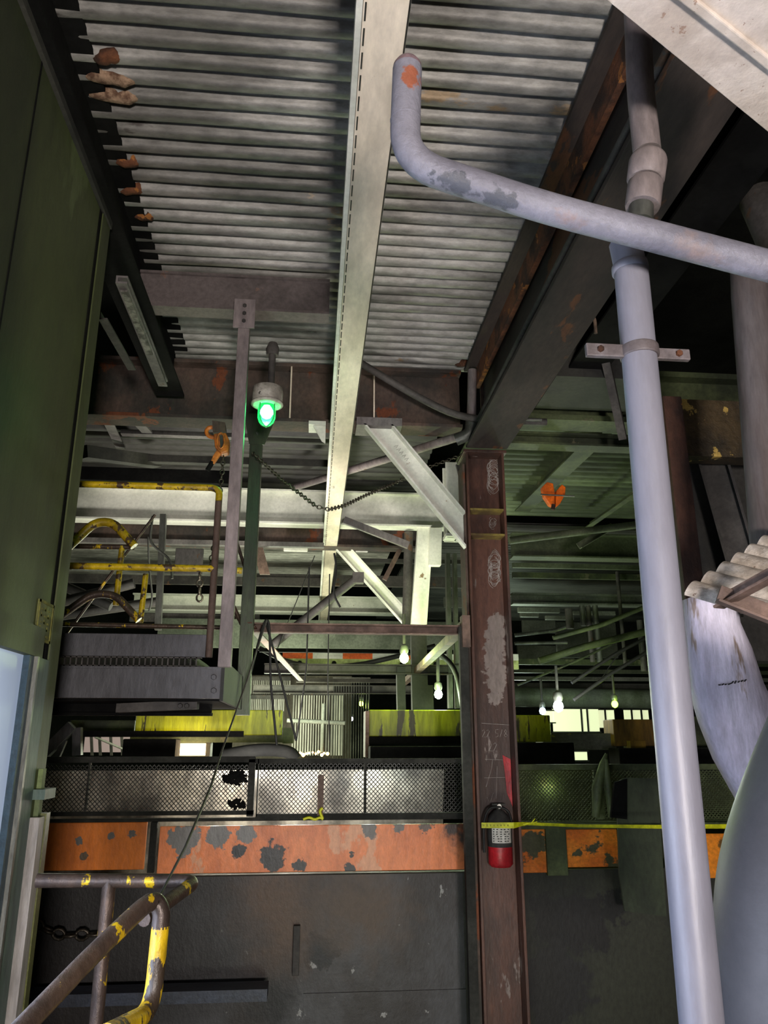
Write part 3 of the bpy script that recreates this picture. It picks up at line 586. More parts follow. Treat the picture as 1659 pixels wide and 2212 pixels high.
b = MB(); b.tube([at(1640, 430, Y=3.6), at(1700, 560, Y=3.4)], .11, 24); one('pipe_elbow', 'dark pipe elbow cut off by the right edge of the frame', 'pipe', b, M['soot'])
b = MB(); b.tube([at(1925, 1480, Y=2.2), at(1790, 1830, Y=2.2), at(1760, 2010, Y=2.2), at(1790, 2330, Y=2.2)], .262, 40, bend=.45, seg=12)
one('bent_duct', 'large smooth grey bent duct filling the lower right corner', 'duct', b, M['pipe_bottom'])
# peeling lavender diagonal member
q0, q1, q2, q3 = [at(*p, Y=3.6) for p in ((1500, 1275), (1625, 1290), (1755, 1800), (1600, 1760))]
b = MB(); L_, R_, NN = [], [], 10
lef = [(1492, 1290), (1497, 1400), (1506, 1480), (1530, 1560), (1562, 1640), (1610, 1725), (1640, 1790)]
rig = [(1590, 1290), (1600, 1345), (1625, 1400), (1650, 1475), (1690, 1560), (1730, 1650), (1760, 1740)]
vs = []
for (l, r) in zip(lef, rig):
    a = at(*l, Y=3.6); c = at(*r, Y=3.6)
    for k in range(9):
        t = k/8; vs.append(a.lerp(c, t) + Vector((0, -.05*math.sin(math.pi*t), 0)))
    for k in range(9):
        t = 1-k/8; vs.append(a.lerp(c, t) + Vector((0, .1, 0)))
n = 18
b.add(vs, [(i*n+k, i*n+(k+1)%n, (i+1)*n+(k+1)%n, (i+1)*n+k) for i in range(len(lef)-1) for k in range(n)], True); b.add(vs[:n], [tuple(range(n))]); b.add(vs[-n:], [tuple(range(n))])
mv = MB()
for k in range(9): 
    x = 1552 + k*7; mv.tube([at(x, 1480 - k*.8 + random.uniform(-2, 2), Y=3.545), at(x+random.uniform(3, 6), 1477 - k*.8 + random.uniform(-3, 3), Y=3.545)], .0028, 5)
thing('peeling_brace', 'lavender-white peeling painted brace behind the bent duct', 'brace', [('plate', b, M['lavender']), ('writing', mv, M['ink'], dict(label='illegible dark handwriting'))])
# corrugated off-white offcut and its angle frame
o = at(1478, 1282, Y=2.7); ac = at(1650, 1168, Y=3.0) - o; al = at(1660, 1335, Y=2.45) - o
nr = al.cross(ac).normalized(); 
if nr.dot(-o) < 0: nr = -nr
b = MB(); b.corr(o, al, ac*1.25, 7, .026, nr, 12, pw=2); b.corr(o - nr*.006, al, ac*1.25, 7, .026, nr, 12, pw=2)
a1 = MB(); a1.prof(at(1553, 1315, Y=2.5), at(1720, 1225, Y=2.2), LA(.05, .05)); a2 = MB(); a2.prof(at(1548, 1300, Y=2.45), at(1720, 1368, Y=2.4), LA(.045, .065)); 
thing('corrugated_offcut', 'off-white corrugated sheet on brown angle irons at right edge', 'corrugated sheet', [('sheet', b, M['asbestos']), ('angle_iron', a1, M['browniron'], dict(bevel=.002)), ('angle_iron', a2, M['browniron'], dict(bevel=.002))])
# near white beam crossing the top right corner
zW = 1.75; P4 = [at(1255, -45, z=zW), at(1720, 335, z=zW), at(1720, 178, z=zW), at(1420, -60, z=zW)]
b = MB(); b.prism(P4, (0, 0, .03)); e0 = P4[3]; e1 = P4[2]; b2 = MB(); b2.prism([e0, e1, e1 + (P4[1]-P4[2]).normalized()*.02, e0 + (P4[1]-P4[2]).normalized()*.02], (0, 0, .22))
b3 = MB(); out = (P4[2]-P4[1]).normalized(); b3.prism([e0 + Vector((0, 0, .0)), e1, e1 + out*.2, e0 + out*.2], (0, 0, .03)) 
rb = MB(); rb.prism([e0 - out*.03 - Vector((0, 0, .012)), e1 - out*.03 - Vector((0, 0, .012)), e1 + out*.02 - Vector((0, 0, .012)), e0 + out*.02 - Vector((0, 0, .012))], (0, 0, .02))
thing('painted_beam', 'close white-painted steel beam crossing the upper right corner', 'beam', [('flange', b, M['white_near'], dict(bevel=.002)), ('web', b2, M['white_near']), ('flange', b3, M['white_near']), ('weld_ridge', rb, M['white_near'], dict(bevel=.004))])

# ------------------------------------------------------------------ dark rusty column and framing behind the downpipe
Yk = 4.6
p = at(1432, 855, Y=Yk); X = p.x
b = MB(); zq = at(1480, 1500, Y=Yk).z; b.box((X, Yk, zq), (X+.13, Yk+.03, p.z)); b2 = MB(); b2.box((X+.12, Yk+.02, zq), (X+.14, Yk+.3, p.z)); 
mr_ = mat('flaking_rust_column', '4e3226', '2b1e19', .5, 3, patch='b07a44', pamt=.6, pscale=3, rough=.7, streak=2, bump=.6)
thing('rust_column', 'flaking rust-orange steel column behind the tall downpipe', 'column', [('flange', b, mr_, dict(bevel=.002)), ('web', b2, M['soot'])])
a = at(1470, 862, Y=4.75); c = at(1660, 990, Y=4.75)
b = MB(); b.box((a.x, 4.75, c.z), (c.x+.2, 4.9, a.z)); one('rust_block', 'rust-stained yellow-brown box beam right of the flaking column', 'beam', b, mat('yellow_brown_rust', '4a3c26', '2c261c', .5, 2.5, patch='b89a50', pamt=.6, pscale=5.5, rough=.6, bump=.8))
b = MB(); b.box((X+.14, 5.3, .55), (7.5, 5.5, 2.5)); one('backing_panel', 'dark grey panel behind the right pipes, widened to block stray light', 'panel', b, mat('dark_grey_sheet', '3e3c39', '2b2a27', .5, 1, rough=.6))  # panel widened to keep the green flood light off the duct
b = MB(); b.prof(at(1480, 900, Y=5.1), at(1600, 1330, Y=5.0), I(.16, .2)); one('steel_strut', 'dark sloping strut right of the flaking rust column', 'strut', b, M['soot'])
b = MB(); b.box((1.8, 5.2, 2.68), (2.6, 5.8, 3.3)); one('hopper_box', 'dark boxy duct between the column head and the downpipe', 'duct', b, M['dark'])
b = MB(); b.prof(at(1290, 700, Y=4.9), at(1345, 950, Y=5.5), BX(.06, .06)); one('steel_strut', 'thin dark strut left of the downpipe clamp', 'strut', b, M['soot'])
b = MB(); b.prof(at(1440, 170, Y=3.5), at(1200, 620, Y=4.6), BX(.05, .05)); one('conduit_run', 'dirty conduit climbing behind the coupling of the downpipe', 'conduit', b, M['soot'])
b = MB()
rnd = random.Random(11); P = [at(1590, 235, Y=3.6), at(1540, 330, Y=3.7), at(1480, 430, Y=3.9), at(1400, 520, Y=4.1), at(1320, 610, Y=4.4)]
b.tube(P, [.03, .04, .03, .045, .03], 8); one('pipe_lagging', 'ragged rust-red lagging strip along the black beam at upper right', 'lagging', b, mat('ragged_lagging', '5a443c', '2a2422', .5, 6, patch='8a5648', pamt=.6, pscale=7, rough=.9, bump=1))
b = MB(); b.tube([at(x, y, Y=4.4) for x, y in ((1262, 612), (1275, 640), (1265, 655), (1285, 690), (1287, 720))], .012, 8, bend=.03); b.tube([at(x, y, Y=4.38) for x, y in ((1245, 630), (1290, 625), (1310, 600))], .03, 8, bend=.04)
one('knotted_rag', 'dirty brown rag knotted on the beam under the lagged pipe', 'rag', b, mat('brown_rag', '6e5c4c', '40362e', .5, 12, rough=.95))

# ------------------------------------------------------------------ left cabin
Xc = -1.15
def cz(px, py): return at(px, py, x=Xc)
ef = cz(222, 590); Ye = ef.y; ht = 2.62
dr = cz(62, 1415); wz = dr.z; Yd = dr.y                     # top far corner of the door glass
yb1 = cz(205, 700).y
b = MB(); b.box((Xc-.08, .3, wz+.12), (Xc, Ye-.16, ht)); b.box((Xc-.08, Yd+.22, -3), (Xc, Ye-.16, wz+.12))
hd = MB(); hd.box((Xc-.06, .3, wz), (Xc+.015, Yd+.12, wz+.12))
ed = MB(); ed.box((Xc-.06, Ye-.13, -3), (Xc+.01, Ye, ht)); rt = MB(); rt.box((-2.6, Ye-.06, -3), (Xc-.06, Ye, ht)); sm = MB()
s1 = cz(35, 480).y; sm.box((Xc, s1-.006, wz+.3), (Xc+.002, s1+.006, ht)); rf = MB(); rf.box((-2.6, .3, ht), (Xc+.02, Ye, ht+.06))
gap = MB(); gap.box((Xc-.05, Ye-.165, -3), (Xc+.003, Ye-.13, ht))  # black strip set proud stands in for the dark open gap
jm = MB(); jm.box((Xc-.06, Yd+.07, -3), (Xc+.012, Yd+.22, wz)); jb = MB(); jb.box((Xc-.04, Yd, -3), (Xc+.006, Yd+.05, wz)); js = MB(); js.box((Xc-.04, Yd+.05, -3), (Xc+.022, Yd+.07, wz))
gl = MB(); gl.add([(Xc-.02, .3, -1.6), (Xc-.02, Yd, -1.6), (Xc-.02, Yd, wz), (Xc-.02, .3, wz)], [(0, 1, 2, 3)])
p = cz(95, 1345); sp = MB(); y0 = cz(76, 1345).y; y1 = cz(108, 1345).y; z1s = cz(92, 1298).z; z0s = cz(92, 1388).z
sp.box((Xc, y0, z0s), (Xc+.008, y1, z1s)); sf = MB()
for (a_, c_) in (((y0, z0s), (y1, z0s+.012)), ((y0, z1s-.012), (y1, z1s)), ((y0, z0s), (y0+.012, z1s)), ((y1-.012, z0s), (y1, z1s))): sf.box((Xc+.007, a_[0], a_[1]), (Xc+.011, c_[0], c_[1]))
dy = (y1-y0); dzs = z1s-z0s
for r_ in range(5):
    zz = z0s + dzs*(.12 + .16*r_)
    for k in range(3):
        yy = y0 + dy*(.18 + .24*k); sf.box((Xc+.008, yy, zz), (Xc+.01, yy+dy*.13, zz+.008))
        if (r_+k) % 2: sf.box((Xc+.008, yy, zz), (Xc+.01, yy+.008, zz+dzs*.1))
cn = MB(); ca = cz(62, 1765); cb_ = cz(72, 1745); cn.box((Xc, ca.y-.02, -3+1.0), (Xc+.05, ca.y+.05, ca.z)); cn2 = MB(); cn2.box((Xc, ca.y+.05, -2.0), (Xc+.055, ca.y+.1, ca.z+.01))
bx_ = MB(); q = cz(68, 1716); bx_.box((Xc, q.y-.02, q.z-.02), (Xc+.06, q.y+.12, q.z+.02)); bx2 = MB(); bx2.box((Xc, q.y+.02, q.z-.14), (Xc+.03, q.y+.06, q.z+.1))
thing('control_cabin', 'olive green steel cabin wall with teal door frame at left edge', 'cabin',
      [('wall_panel', b, M['olive']), ('header', hd, M['olive']), ('corner_post', ed, M['olive']), ('return_wall', rt, M['olive']), ('seam', sm, M['black']), ('roof', rf, M['dark']), ('gap_shade', gap, M['black']),
       ('door_frame', jm, M['teal']), ('gasket', jb, M['blue'], dict(label='dark blue door gasket')), ('frame_lip', js, M['conduit']), ('door_glass', gl, M['glass_frost'], dict(label='pale frosted glass glowing bluish')),
       ('sign_plate', sp, mat('olive_sign', '5c5e2c', '45481f', .5, 10, rough=.5), dict(label='small framed sign with yellow marks', subs=[('lettering', sf, mat('sign_yellow', '7c7a34', '5e5c28', .5, 20))])),
       ('bracket', bx_, M['teal']), ('latch', bx2, mat('latch_green', '6a7a4a', '4a5638'))])
thing('guard_channel', 'scuffed pale metal channel screwed low on the cabin corner', 'channel', [('face', cn, mat('scuffed_channel', 'a8a4a0', '6c6864', .5, 5, rough=.4, streak=6), dict(bevel=.003)), ('flange', cn2, mat('channel_olive_side', '5c6030', '44481f', .5, 5, rough=.4))])
area('cabin_pane_fill', (Xc-.5, 1.6, -.5), (Xc, 1.7, -.4), .7, 110, (.82, .88, 1.0))  # unseen light added behind the pane for its bluish glow

# ------------------------------------------------------------------ lower wall with orange band
Yw = 6.45
def wp(px, py): return tuple(at(px, py, Y=Yw))
blw = [bl(588, 1925, Yw, .07, '1c1b1a', .1), bl(690, 2050, Yw, .13, '121212', .08), bl(760, 1935, Yw, .12, '201f1e', .3), bl(1200, 1990, Yw, .18, '1e1e1d', .08), bl(1260, 2000, Yw, .22, '222120', .1), bl(1330, 1960, Yw, .12, '1e1e1d', .1), bl(590, 2170, Yw, .14, '151515', .4), bl(1190, 2130, Yw, .3, '262625', .1), bl(600, 1960, Yw, .32, '4e3a2a', .6), bl(780, 1960, Yw, .3, '4a3a2c', .6), bl(250, 2000, Yw, .8, '1f1d1c', .4)]
mw = mat('grimy_wall_plate', '444446', '282320', .5, 1.7, patch='8c8c8a', pamt=.68, pscale=9, rough=.5, streak=1.5, blobs=blw, bump=.3, var=.2)
z_t = at(600, 1888, Y=Yw).z
b = MB(); b.box((-3.2, Yw, -3), (1.2, Yw+.05, z_t)); struct('wall_low', b, mw)
mwg = mat('grimy_green_wall', '36382d', '262822', .5, 1.3, patch='6c6c58', pamt=.74, pscale=5, rough=.6, streak=1.5, blobs=blw, bump=.3)
b = MB(); b.box((1.2, Yw, -3), (4.6, Yw+.05, z_t)); struct('wall_low_right', b, mwg)
bo_ = [bl(590, 1848, Yw-.03, .10, '23211f', .07), bl(647, 1870, Yw-.03, .05, '262422', .1), bl(755, 1880, Yw-.03, .05, '262422', .1), bl(515, 1838, Yw-.03, .055, '26282a', .1), bl(760, 1845, Yw-.03, .02, '2a2420', .1),
       bl(395, 1815, Yw-.03, .11, '74726f', .05), bl(470, 1805, Yw-.03, .09, '74726f', .05), bl(530, 1800, Yw-.03, .07, '74726f', .05), bl(800, 1790, Yw-.03, .06, '66635f', .05), bl(860, 1785, Yw-.03, .05, '66635f', .05), bl(920, 1785, Yw-.03, .05, '5a4a40', .08), bl(1010, 1800, Yw-.03, .13, '3a2c26', .6), bl(975, 1790, Yw-.03, .06, '3a2c26', .4), bl(285, 1800, Yw-.03, .028, '5e5c58', .05), bl(170, 1818, Yw-.03, .03, '5e5c58', .05), bl(182, 1850, Yw-.03, .03, '5a4a38', .05), bl(240, 1806, Yw-.03, .028, '5e5c58', .05)]
mo = mat('scorched_orange_band', 'e5844c', 'c96d3c', .5, 2.5, patch='d99a74', pamt=.6, pscale=2, rough=.4, streak=2, blobs=bo_, bump=.3, var=.22)
mo1 = mat('orange_band_left', 'd8761f', 'b5601c', .5, 2, rough=.45, streak=2, blobs=bo_[-4:], var=.2)
def band(label, px0, px1, yt, yb, m, Y=Yw-.03):
    a = at(px0, yb, Y=Y); c = at(px1, yt, Y=Y); b = MB(); b.box((a.x, Y, a.z), (c.x, Y+.03, c.z)); return one('orange_panel', label, 'panel', b, m, bevel=.004)
band('plain orange wall panel at lower left beside the cabin', 55, 318, 1776, 1882, mo1)
band('long scorched orange wall panel with black burn spots', 338, 1034, 1779, 1888, mo)
mo2 = mat('orange_flaking_right', 'ee8a26', 'd66e1c', .5, 3, patch='4c4c34', pamt=.54, pscale=2.6, rough=.5, streak=.8, bump=.4)
band('small flaking orange panel right of the column', 1118, 1183, 1791, 1886, mo2)
band('ragged orange patch panel between column and green sheet', 1222, 1332, 1791, 1874, mo2)
band('orange panel with round stain at far right', 1480, 1640, 1800, 1898, mat('orange_right_end', 'ee8e22', 'd0761c', .5, 3, blobs=[bl(1565, 1825, Yw-.03, .055, '6a4a1c', .15)], rough=.5))
# frame strips around the band
def strip(px0, px1, yt, yb, Y=Yw-.06, d=.06): 
    a = at(px0, yb, Y=Y); c = at(px1, yt, Y=Y); b = MB(); b.box((a.x, Y, a.z), (c.x, Y+d, c.z)); return b
one('wall_rail', 'dark ledge strip above the orange panels', 'ledge', strip(40, 1040, 1762, 1778), M['frame'], bevel=.004)
one('wall_rail', 'dark ledge strip below the orange panels', 'ledge', strip(40, 1040, 1884, 1900), M['frame'], bevel=.004)
one('wall_rail', 'green ledge strip right of the column above the orange', 'ledge', strip(1118, 1640, 1774, 1792), M['frame_g'], bevel=.004)
one('panel_divider', 'dark divider post between the two left orange panels', 'post', strip(317, 340, 1776, 1886), M['frame'], bevel=.003)
one('panel_divider', 'green divider posts right of the column', 'post', strip(1184, 1222, 1790, 1892), M['frame_g'], bevel=.003)
b = MB(); a = at(640, 2000, Y=Yw-.05); b.box((a.x-.02, Yw-.05, a.z-.33), (a.x+.03, Yw, a.z)); one('welded_bar', 'short vertical bar welded on the grimy wall', 'bar', b, M['soot'], bevel=.004)
b = MB()
for (x, y0_, y1_) in ((657, 2100, 2212), (1040, 2100, 2212)): b.add([], [])
a = at(657, 2140, Y=Yw-.012); b.box((a.x-.004, Yw-.012, -3), (1.2, Yw, a.z-.02)); one('wall_plate', 'lower overlapping plate at the foot of the grimy wall', 'plate', b, mw)
b = MB(); a = at(10, 2180, Y=6.1); c = at(640, 2135, Y=6.1); b.box((-3.1, 6.1, a.z), (c.x-.2, 6.3, c.z)); one('floor_duct', 'dim bluish duct along the foot of the wall at lower left', 'duct', b, mat('dim_blue_duct', '3a4150', '2c3038', .5, 2, rough=.5))
chn = MB(); chn.chain([at(70, 1995, Y=6.3), at(130, 2022, Y=6.3), at(215, 2018, Y=6.3)], .11, .011); one('steel_chain', 'dim heavy chain low on the wall behind the stair rail', 'chain', chn, M['chain'])
# hanging green sheet
b = MB(); pts = [(1332, 1690), (1350, 1680), (1420, 1682), (1440, 1980), (1350, 1968), (1338, 1890)]; b.prism([at(x, y, Y=6.05) for x, y in pts], (0, .02, 0))
q = MB(); q.prism([at(x, y, Y=6.04) for x, y in ((1328, 1690), (1355, 1682), (1355, 1770), (1320, 1766))], (0, .03, 0))
thing('hanging_sheet', 'dark green sheet hanging in front of the wall beside the downpipe', 'sheet', [('sheet', b, mat('dark_green_sheet', '3a4230', '2c3326', .5, 1.8, rough=.6, streak=2)), ('flap', q, M['black'], dict(label='black curled flap'))])

# ------------------------------------------------------------------ expanded mesh guard
def emesh(px0, px1, yt, yb, Y, pitch=.0335, rh=.0175):
    a = at(px0, (yt+yb)/2, Y=Y); c = at(px1, (yt+yb)/2, Y=Y); zt = at((px0+px1)/2, yt, Y=Y).z; zb = at((px0+px1)/2, yb, Y=Y).z
    b = MB(); nr = int((zt-zb)/rh); nc = int((c.x-a.x)/(pitch/2)); t = .0042
    for i in range(nr):
        zc = zb + rh*(i+.5); vs = []
        for j in range(nc+1):
            s = 1 if (i+j) % 2 else -1; z = zc + s*rh*.5; x = a.x + (c.x-a.x)*j/nc
            vs += [(x, Y, z-t), (x, Y, z+t), (x, Y+.004, z+t), (x, Y+.004, z-t)]
        b.add(vs, [(j*4+k, j*4+(k+1) % 4, (j+1)*4+(k+1) % 4, (j+1)*4+k) for j in range(nc) for k in range(4)])
    return b
def bars(rects, Y, d=.04):
    b = MB()
    for (x0, x1, yt, yb) in rects:
        a = at(x0, yb, Y=Y); c = at(x1, yt, Y=Y); b.box((a.x, Y, a.z), (c.x, Y+d, c.z))
    return b
Ym = 6.4
thing('mesh_guard', 'dark expanded-mesh guard panel at left above the orange wall', 'mesh guard', [('mesh', emesh(80, 540, 1648, 1752, Ym), M['mesh'], dict(kind='stuff')), ('panel_frame', bars([(60, 552, 1634, 1648), (60, 548, 1751, 1764), (532, 552, 1640, 1764), (185, 192, 1648, 1751)], Ym-.02), M['frame'])])
thing('mesh_guard', 'middle expanded-mesh guard panel with bright glow behind it', 'mesh guard', [('mesh', emesh(560, 1020, 1648, 1756, Ym), M['mesh'], dict(kind='stuff')), ('panel_frame', bars([(552, 1024, 1638, 1650), (552, 1024, 1755, 1768), (552, 560, 1640, 1764), (1010, 1024, 1640, 1764), (786, 792, 1650, 1756)], Ym-.02), M['frame'])])
thing('mesh_guard', 'green-tinged expanded-mesh guard panel right of the column', 'mesh guard', [('mesh', emesh(1122, 1620, 1664, 1772, Ym, .03, .015), M['frame_g'], dict(kind='stuff')), ('panel_frame', bars([(1118, 1625, 1650, 1664), (1118, 1625, 1770, 1778), (1290, 1300, 1664, 1770)], Ym-.02), M['frame_g'])])
b = bars([(685, 700, 1674, 1762)], Ym-.045, .012); one('flat_bar', 'short flat iron bar leaning upright on the middle mesh panel', 'bar', b, M['browniron'])
b = MB(); b.tube([at(x, y, Y=Ym-.06) for x, y in ((655, 1770), (668, 1765), (680, 1771), (692, 1765), (698, 1770))], .011, 6, bend=.02); b.tube([at(x, y, Y=Ym-.06) for x, y in ((697, 1768), (690, 1752), (697, 1745))], .012, 6, bend=.02); one('tape_scrap', 'crumpled yellow tape scrap below the middle mesh panel', 'tape', b, M['tape'])
rnd = random.Random(3)
def clump(cx, cy, rx, ry, n, label):
    b = MB()
    for k in range(n):
        a = rnd.uniform(0, 6.28); r_ = rnd.uniform(.3, 1); x, y = cx + rx*r_*math.cos(a), cy + ry*r_*math.sin(a)
        b.tube([at(x+rnd.uniform(-8, 8), y+rnd.uniform(-6, 6), Y=Ym-.03), at(x, y, Y=Ym-.04), at(x+rnd.uniform(-8, 8), y+rnd.uniform(-6, 6), Y=Ym-.03)], rnd.uniform(.006, .014), 5, bend=.02)
    one('grime_clump', label, 'grime clump', b, M['black'], kind='thing')
clump(506, 1680, 24, 16, 60, 'black tangled grime clump caught high on the left mesh panel'); clump(512, 1738, 16, 10, 26, 'smaller black grime clump low on the left mesh panel')
b = MB(); b.tube([at(x, y, Y=6.25) for x, y in ((1310, 1628), (1303, 1650), (1290, 1700), (1287, 1765))], [.012, .03, .045, .03], 8); b.tube([at(x, y, Y=6.24) for x, y in ((1308, 1640), (1312, 1690), (1320, 1765))], [.02, .035, .02], 8)
one('hanging_cloth', 'dark green cloth tied and hanging over the right mesh guard', 'cloth', b, M['frame_g'])
# added reflector sheet behind the mesh, put in to carry the bright glow
b = MB(); n_ = 24; vs = []
for i in range(n_+1):
    for j in range(9):
        vs.append((-2.6 + 3.85*i/n_, 7.7 + .03*math.sin(i*1.7+j) - j*.02, -1.15 + .112*j))
b.add(vs, [(i*9+j, (i+1)*9+j, (i+1)*9+j+1, i*9+j+1) for i in range(n_) for j in range(8)], True); b.box((-2.6, 7.75, -3), (1.25, 7.8, -.28))
one('mesh_backing', 'added pale glossy reflector sheet behind the mesh guards', 'sheet', b, mat('wet_pale_sheet', 'b0aca0', '55534f', .5, 1.8, rough=.45, metal=.3, bump=.6, streak=1.5, fine=12))
for (px, py, P_, col) in ((468, 1700, 7, (1, .9, .72)), (512, 1712, 5, (1, .9, .75)), (625, 1722, 9, (1, .95, .85)), (660, 1690, 5, (1, .97, .9)), (800, 1710, 4.5, (.95, 1, .95)), (880, 1690, 3, (.9, 1, .9)), (1190, 1705, .7, (.8, 1, .4))):
    q = at(px, py, Y=7.25); point('mesh_glow_fill', tuple(q), .06, P_*1.5, col)  # unseen point lights added to make the glow behind the mesh
b = MB(); b.box((1.65, 7.3, -3), (4.6, 7.35, -.25)); one('mesh_backing', 'green sheet behind the right mesh guard', 'sheet', b, M['green_cast'])

# ------------------------------------------------------------------ fire extinguisher and tape
p = at(1082, 1872, Y=5.9); zt2 = at(1082, 1740, Y=5.9).z; ztop = at(1082, 1768, Y=5.9).z; r_ = .088; Xe = p.x
by = MB(); by.lathe([(.07, 0), (r_, .02), (r_, (ztop-p.z)*.42)], (Xe, 5.9, p.z), (0, 0, 1), 28)
bu = MB(); zz = p.z + (ztop-p.z)*.42; bu.lathe([(r_, 0), (r_, (ztop-zz)*.85), (r_*.8, ztop-zz+.02), (.035, ztop-zz+.055), (.02, ztop-zz+.06)], (Xe, 5.9, zz), (0, 0, 1), 28)
lb_ = MB(); zl0 = at(1082, 1822, Y=5.81).z; zl1 = at(1082, 1786, Y=5.81).z; vs = []
for k in range(13):
    a = math.pi*(1.22 + .56*k/12)
    for z in (zl0, zl1): vs.append((Xe + math.cos(a)*(r_+.0015), 5.9 + math.sin(a)*(r_+.0015), z))
lb_.add(vs, [(k*2, k*2+2, k*2+3, k*2+1) for k in range(12)], True)
ik = MB(); rnd = random.Random(8)
for r2 in range(6):
    for k in range(5):
        a = math.pi*(1.27 + .46*(k+rnd.uniform(0, .4))/5); z = zl0 + (zl1-zl0)*(.12+.14*r2); c_ = Vector((Xe + math.cos(a)*(r_+.002), 5.9 + math.sin(a)*(r_+.002), z)); ik.box(c_ - Vector((.007, .001, .0025)), c_ + Vector((.007, .001, .0035)))
vl = MB(); zv = ztop+.06; vl.lathe([(.018, 0), (.02, .03), (.014, .04)], (Xe, 5.9, zv-.01), (0, 0, 1), 14); vl.box((Xe-.05, 5.885, zv+.03), (Xe+.05, 5.915, zv+.042)); 
gg = MB(); gg.lathe([(.016, 0), (.016, .012)], (Xe, 5.885, zv+.025), (0, -1, 0), 16); hz = MB(); hz.tube([(Xe+.01, 5.88, zv+.02), (Xe-.08, 5.87, zv+.02), (Xe-.125, 5.86, zv-.08), (Xe-.125, 5.86, p.z+.1)], .010, 8, bend=.08)
hz.tube([(Xe, 5.88, zv+.02), (Xe+.07, 5.88, zv+.0), (Xe+.09, 5.88, zv-.09)], .008, 8, bend=.05)
thing('fire_extinguisher', 'red fire extinguisher with soot-black top and white label on the column', 'fire extinguisher', [('cylinder', by, M['red']), ('shoulder', bu, M['sootred'], dict(label='soot-blackened upper body')), ('instruction_label', lb_, M['label'], dict(subs=[('print', ik, M['ink'])])), ('valve', vl, M['dark'], dict(subs=[('gauge', gg, mat('gauge_white', 'f0e8e0'))])), ('hose', hz, M['cable'])])
b = MB(); P = [at(x, y, Y=Y_) for x, y, Y_ in ((1040, 1783, 5.78), (1110, 1783, 5.78), (1135, 1779, 5.85), (1250, 1784, 5.9), (1420, 1786, 5.9), (1600, 1785, 5.95))]
for i in range(len(P)-1):
    a, c = P[i], P[i+1]; h0 = [.018, .02, .01, .01, .013, .016][i]; h1_ = [.018, .02, .01, .01, .013, .016][i+1]
    b.add([a+Vector((0, 0, -h0)), c+Vector((0, 0, -h1_)), c+Vector((0, 0, h1_)), a+Vector((0, 0, h0)), a+Vector((0, .003, -h0)), c+Vector((0, .003, -h1_)), c+Vector((0, .003, h1_)), a+Vector((0, .003, h0))], [(0,1,2,3),(7,6,5,4),(0,4,5,1),(3,2,6,7),(1,5,6,2),(4,0,3,7)])
kn = MB(); kn.tube([at(1130, 1781, Y=5.84), at(1148, 1778, Y=5.83), at(1156, 1768, Y=5.83)], [.012, .006, .003], 6); kn.tube([at(1140, 1781, Y=5.84), at(1160, 1775, Y=5.83)], .004, 6)
tx = MB()
for (x0, x1_) in ((1045, 1105),):
    for k in range(8): 
        c_ = at(x0 + (x1_-x0)*k/8, 1783, Y=5.777); tx.box(c_ - Vector((.006, 0, .006)), c_ + Vector((.004, .001, .006)))
thing('caution_tape', 'yellow caution tape stretched from the column past the downpipe', 'tape', [('ribbon', b, M['tape']), ('knot', kn, M['tape']), ('print', tx, mat('faded_print', '8c8c20'))])

# ------------------------------------------------------------------ stair handrails, lower left
YS = 2.35
def hp(px, py, Y=YS): return at(px, py, Y=Y)
b = MB(); b.tube([hp(30, 2240, 1.9), hp(200, 2062, 2.15), hp(330, 1938, YS), hp(350, 1965, YS), hp(346, 2005, YS)], .0235, 16, bend=.075, seg=8); b2 = MB(); b2.tube([hp(346.5, 2000, YS), hp(328, 2185, YS), hp(230, 2235, 2.1)], .0235, 16, bend=.075, seg=8)
thing('stair_handrail', 'near worn yellow pipe handrail with hairpin bend, lower left', 'handrail', [('top_rail', b, M['yellow_worn']), ('leg', b2, M['yellow_near'], dict(label='mostly yellow lower leg'))])
b = MB(); b.tube([hp(80, 1902, 3.1), hp(425, 1903, 3.1), hp(310, 1985, 2.75)], .024, 14, bend=.06); pst = MB(); pst.tube([hp(236, 1904, 3.1), hp(205, 2240, 3.1)], .024, 14)
thing('stair_handrail', 'farther grimy handrail with yellow flakes and vertical post', 'handrail', [('top_rail', b, M['yellow_worn']), ('post', pst, M['yellow_worn'])])
one('wire_cable', 'thin steel cable running up diagonally from the stair handrail', 'cable', (lambda b: b.tube([at(x, y, Y=Y_) for x, y, Y_ in ((345, 1935, 2.7), (400, 1830, 3.3), (455, 1700, 4.3), (480, 1620, 5), (530, 1480, 5.4), (576, 1340, 5.6))], [.004, .0055, .007, .006, .006, .006], 8))(MB()), mat('grey_wire', '4a4642', '3a3632', .5, 9, rough=.6))
# ------------------------------------------------------------------ horizontal brown frame behind the mesh
zf = at(780, 1360, Y=5.95).z
def fb(label, p0, p1, rects, m, name='frame_bar'): b = MB(); b.prof(p0, p1, rects); one(name, label, 'bar', b, m, bevel=.002)
xl2 = at(540, 1350, Y=5.95).x; xr2 = 1.19
fb('brown channel bar level across to the column, nearest of three', (xl2, 5.95, zf-.035), (xr2, 5.95, zf-.035), CH(.07, .075, .01), M['browniron'])
fb('brown cross bar in the middle of the suspended frame', (xl2-.1, 9.6, zf-.04), (1.9, 9.6, zf-.04), CH(.09, .12), M['soot'])
fb('thin grey cross bar, farthest of the suspended frame', (-1.0, 13.5, zf-.05), (1.9, 13.5, zf-.05), CH(.1, .14), M['soot'])
fb('rust-red side bar sloping away from the green post', (xl2+.0, 5.7, zf+.0), (-.15, 10.5, zf-.06), LA(.07, .07), mat('redrust_bar', '55301f', '33261f', .5, 4, patch='7a4a30', pamt=.62, pscale=4, rough=.6))
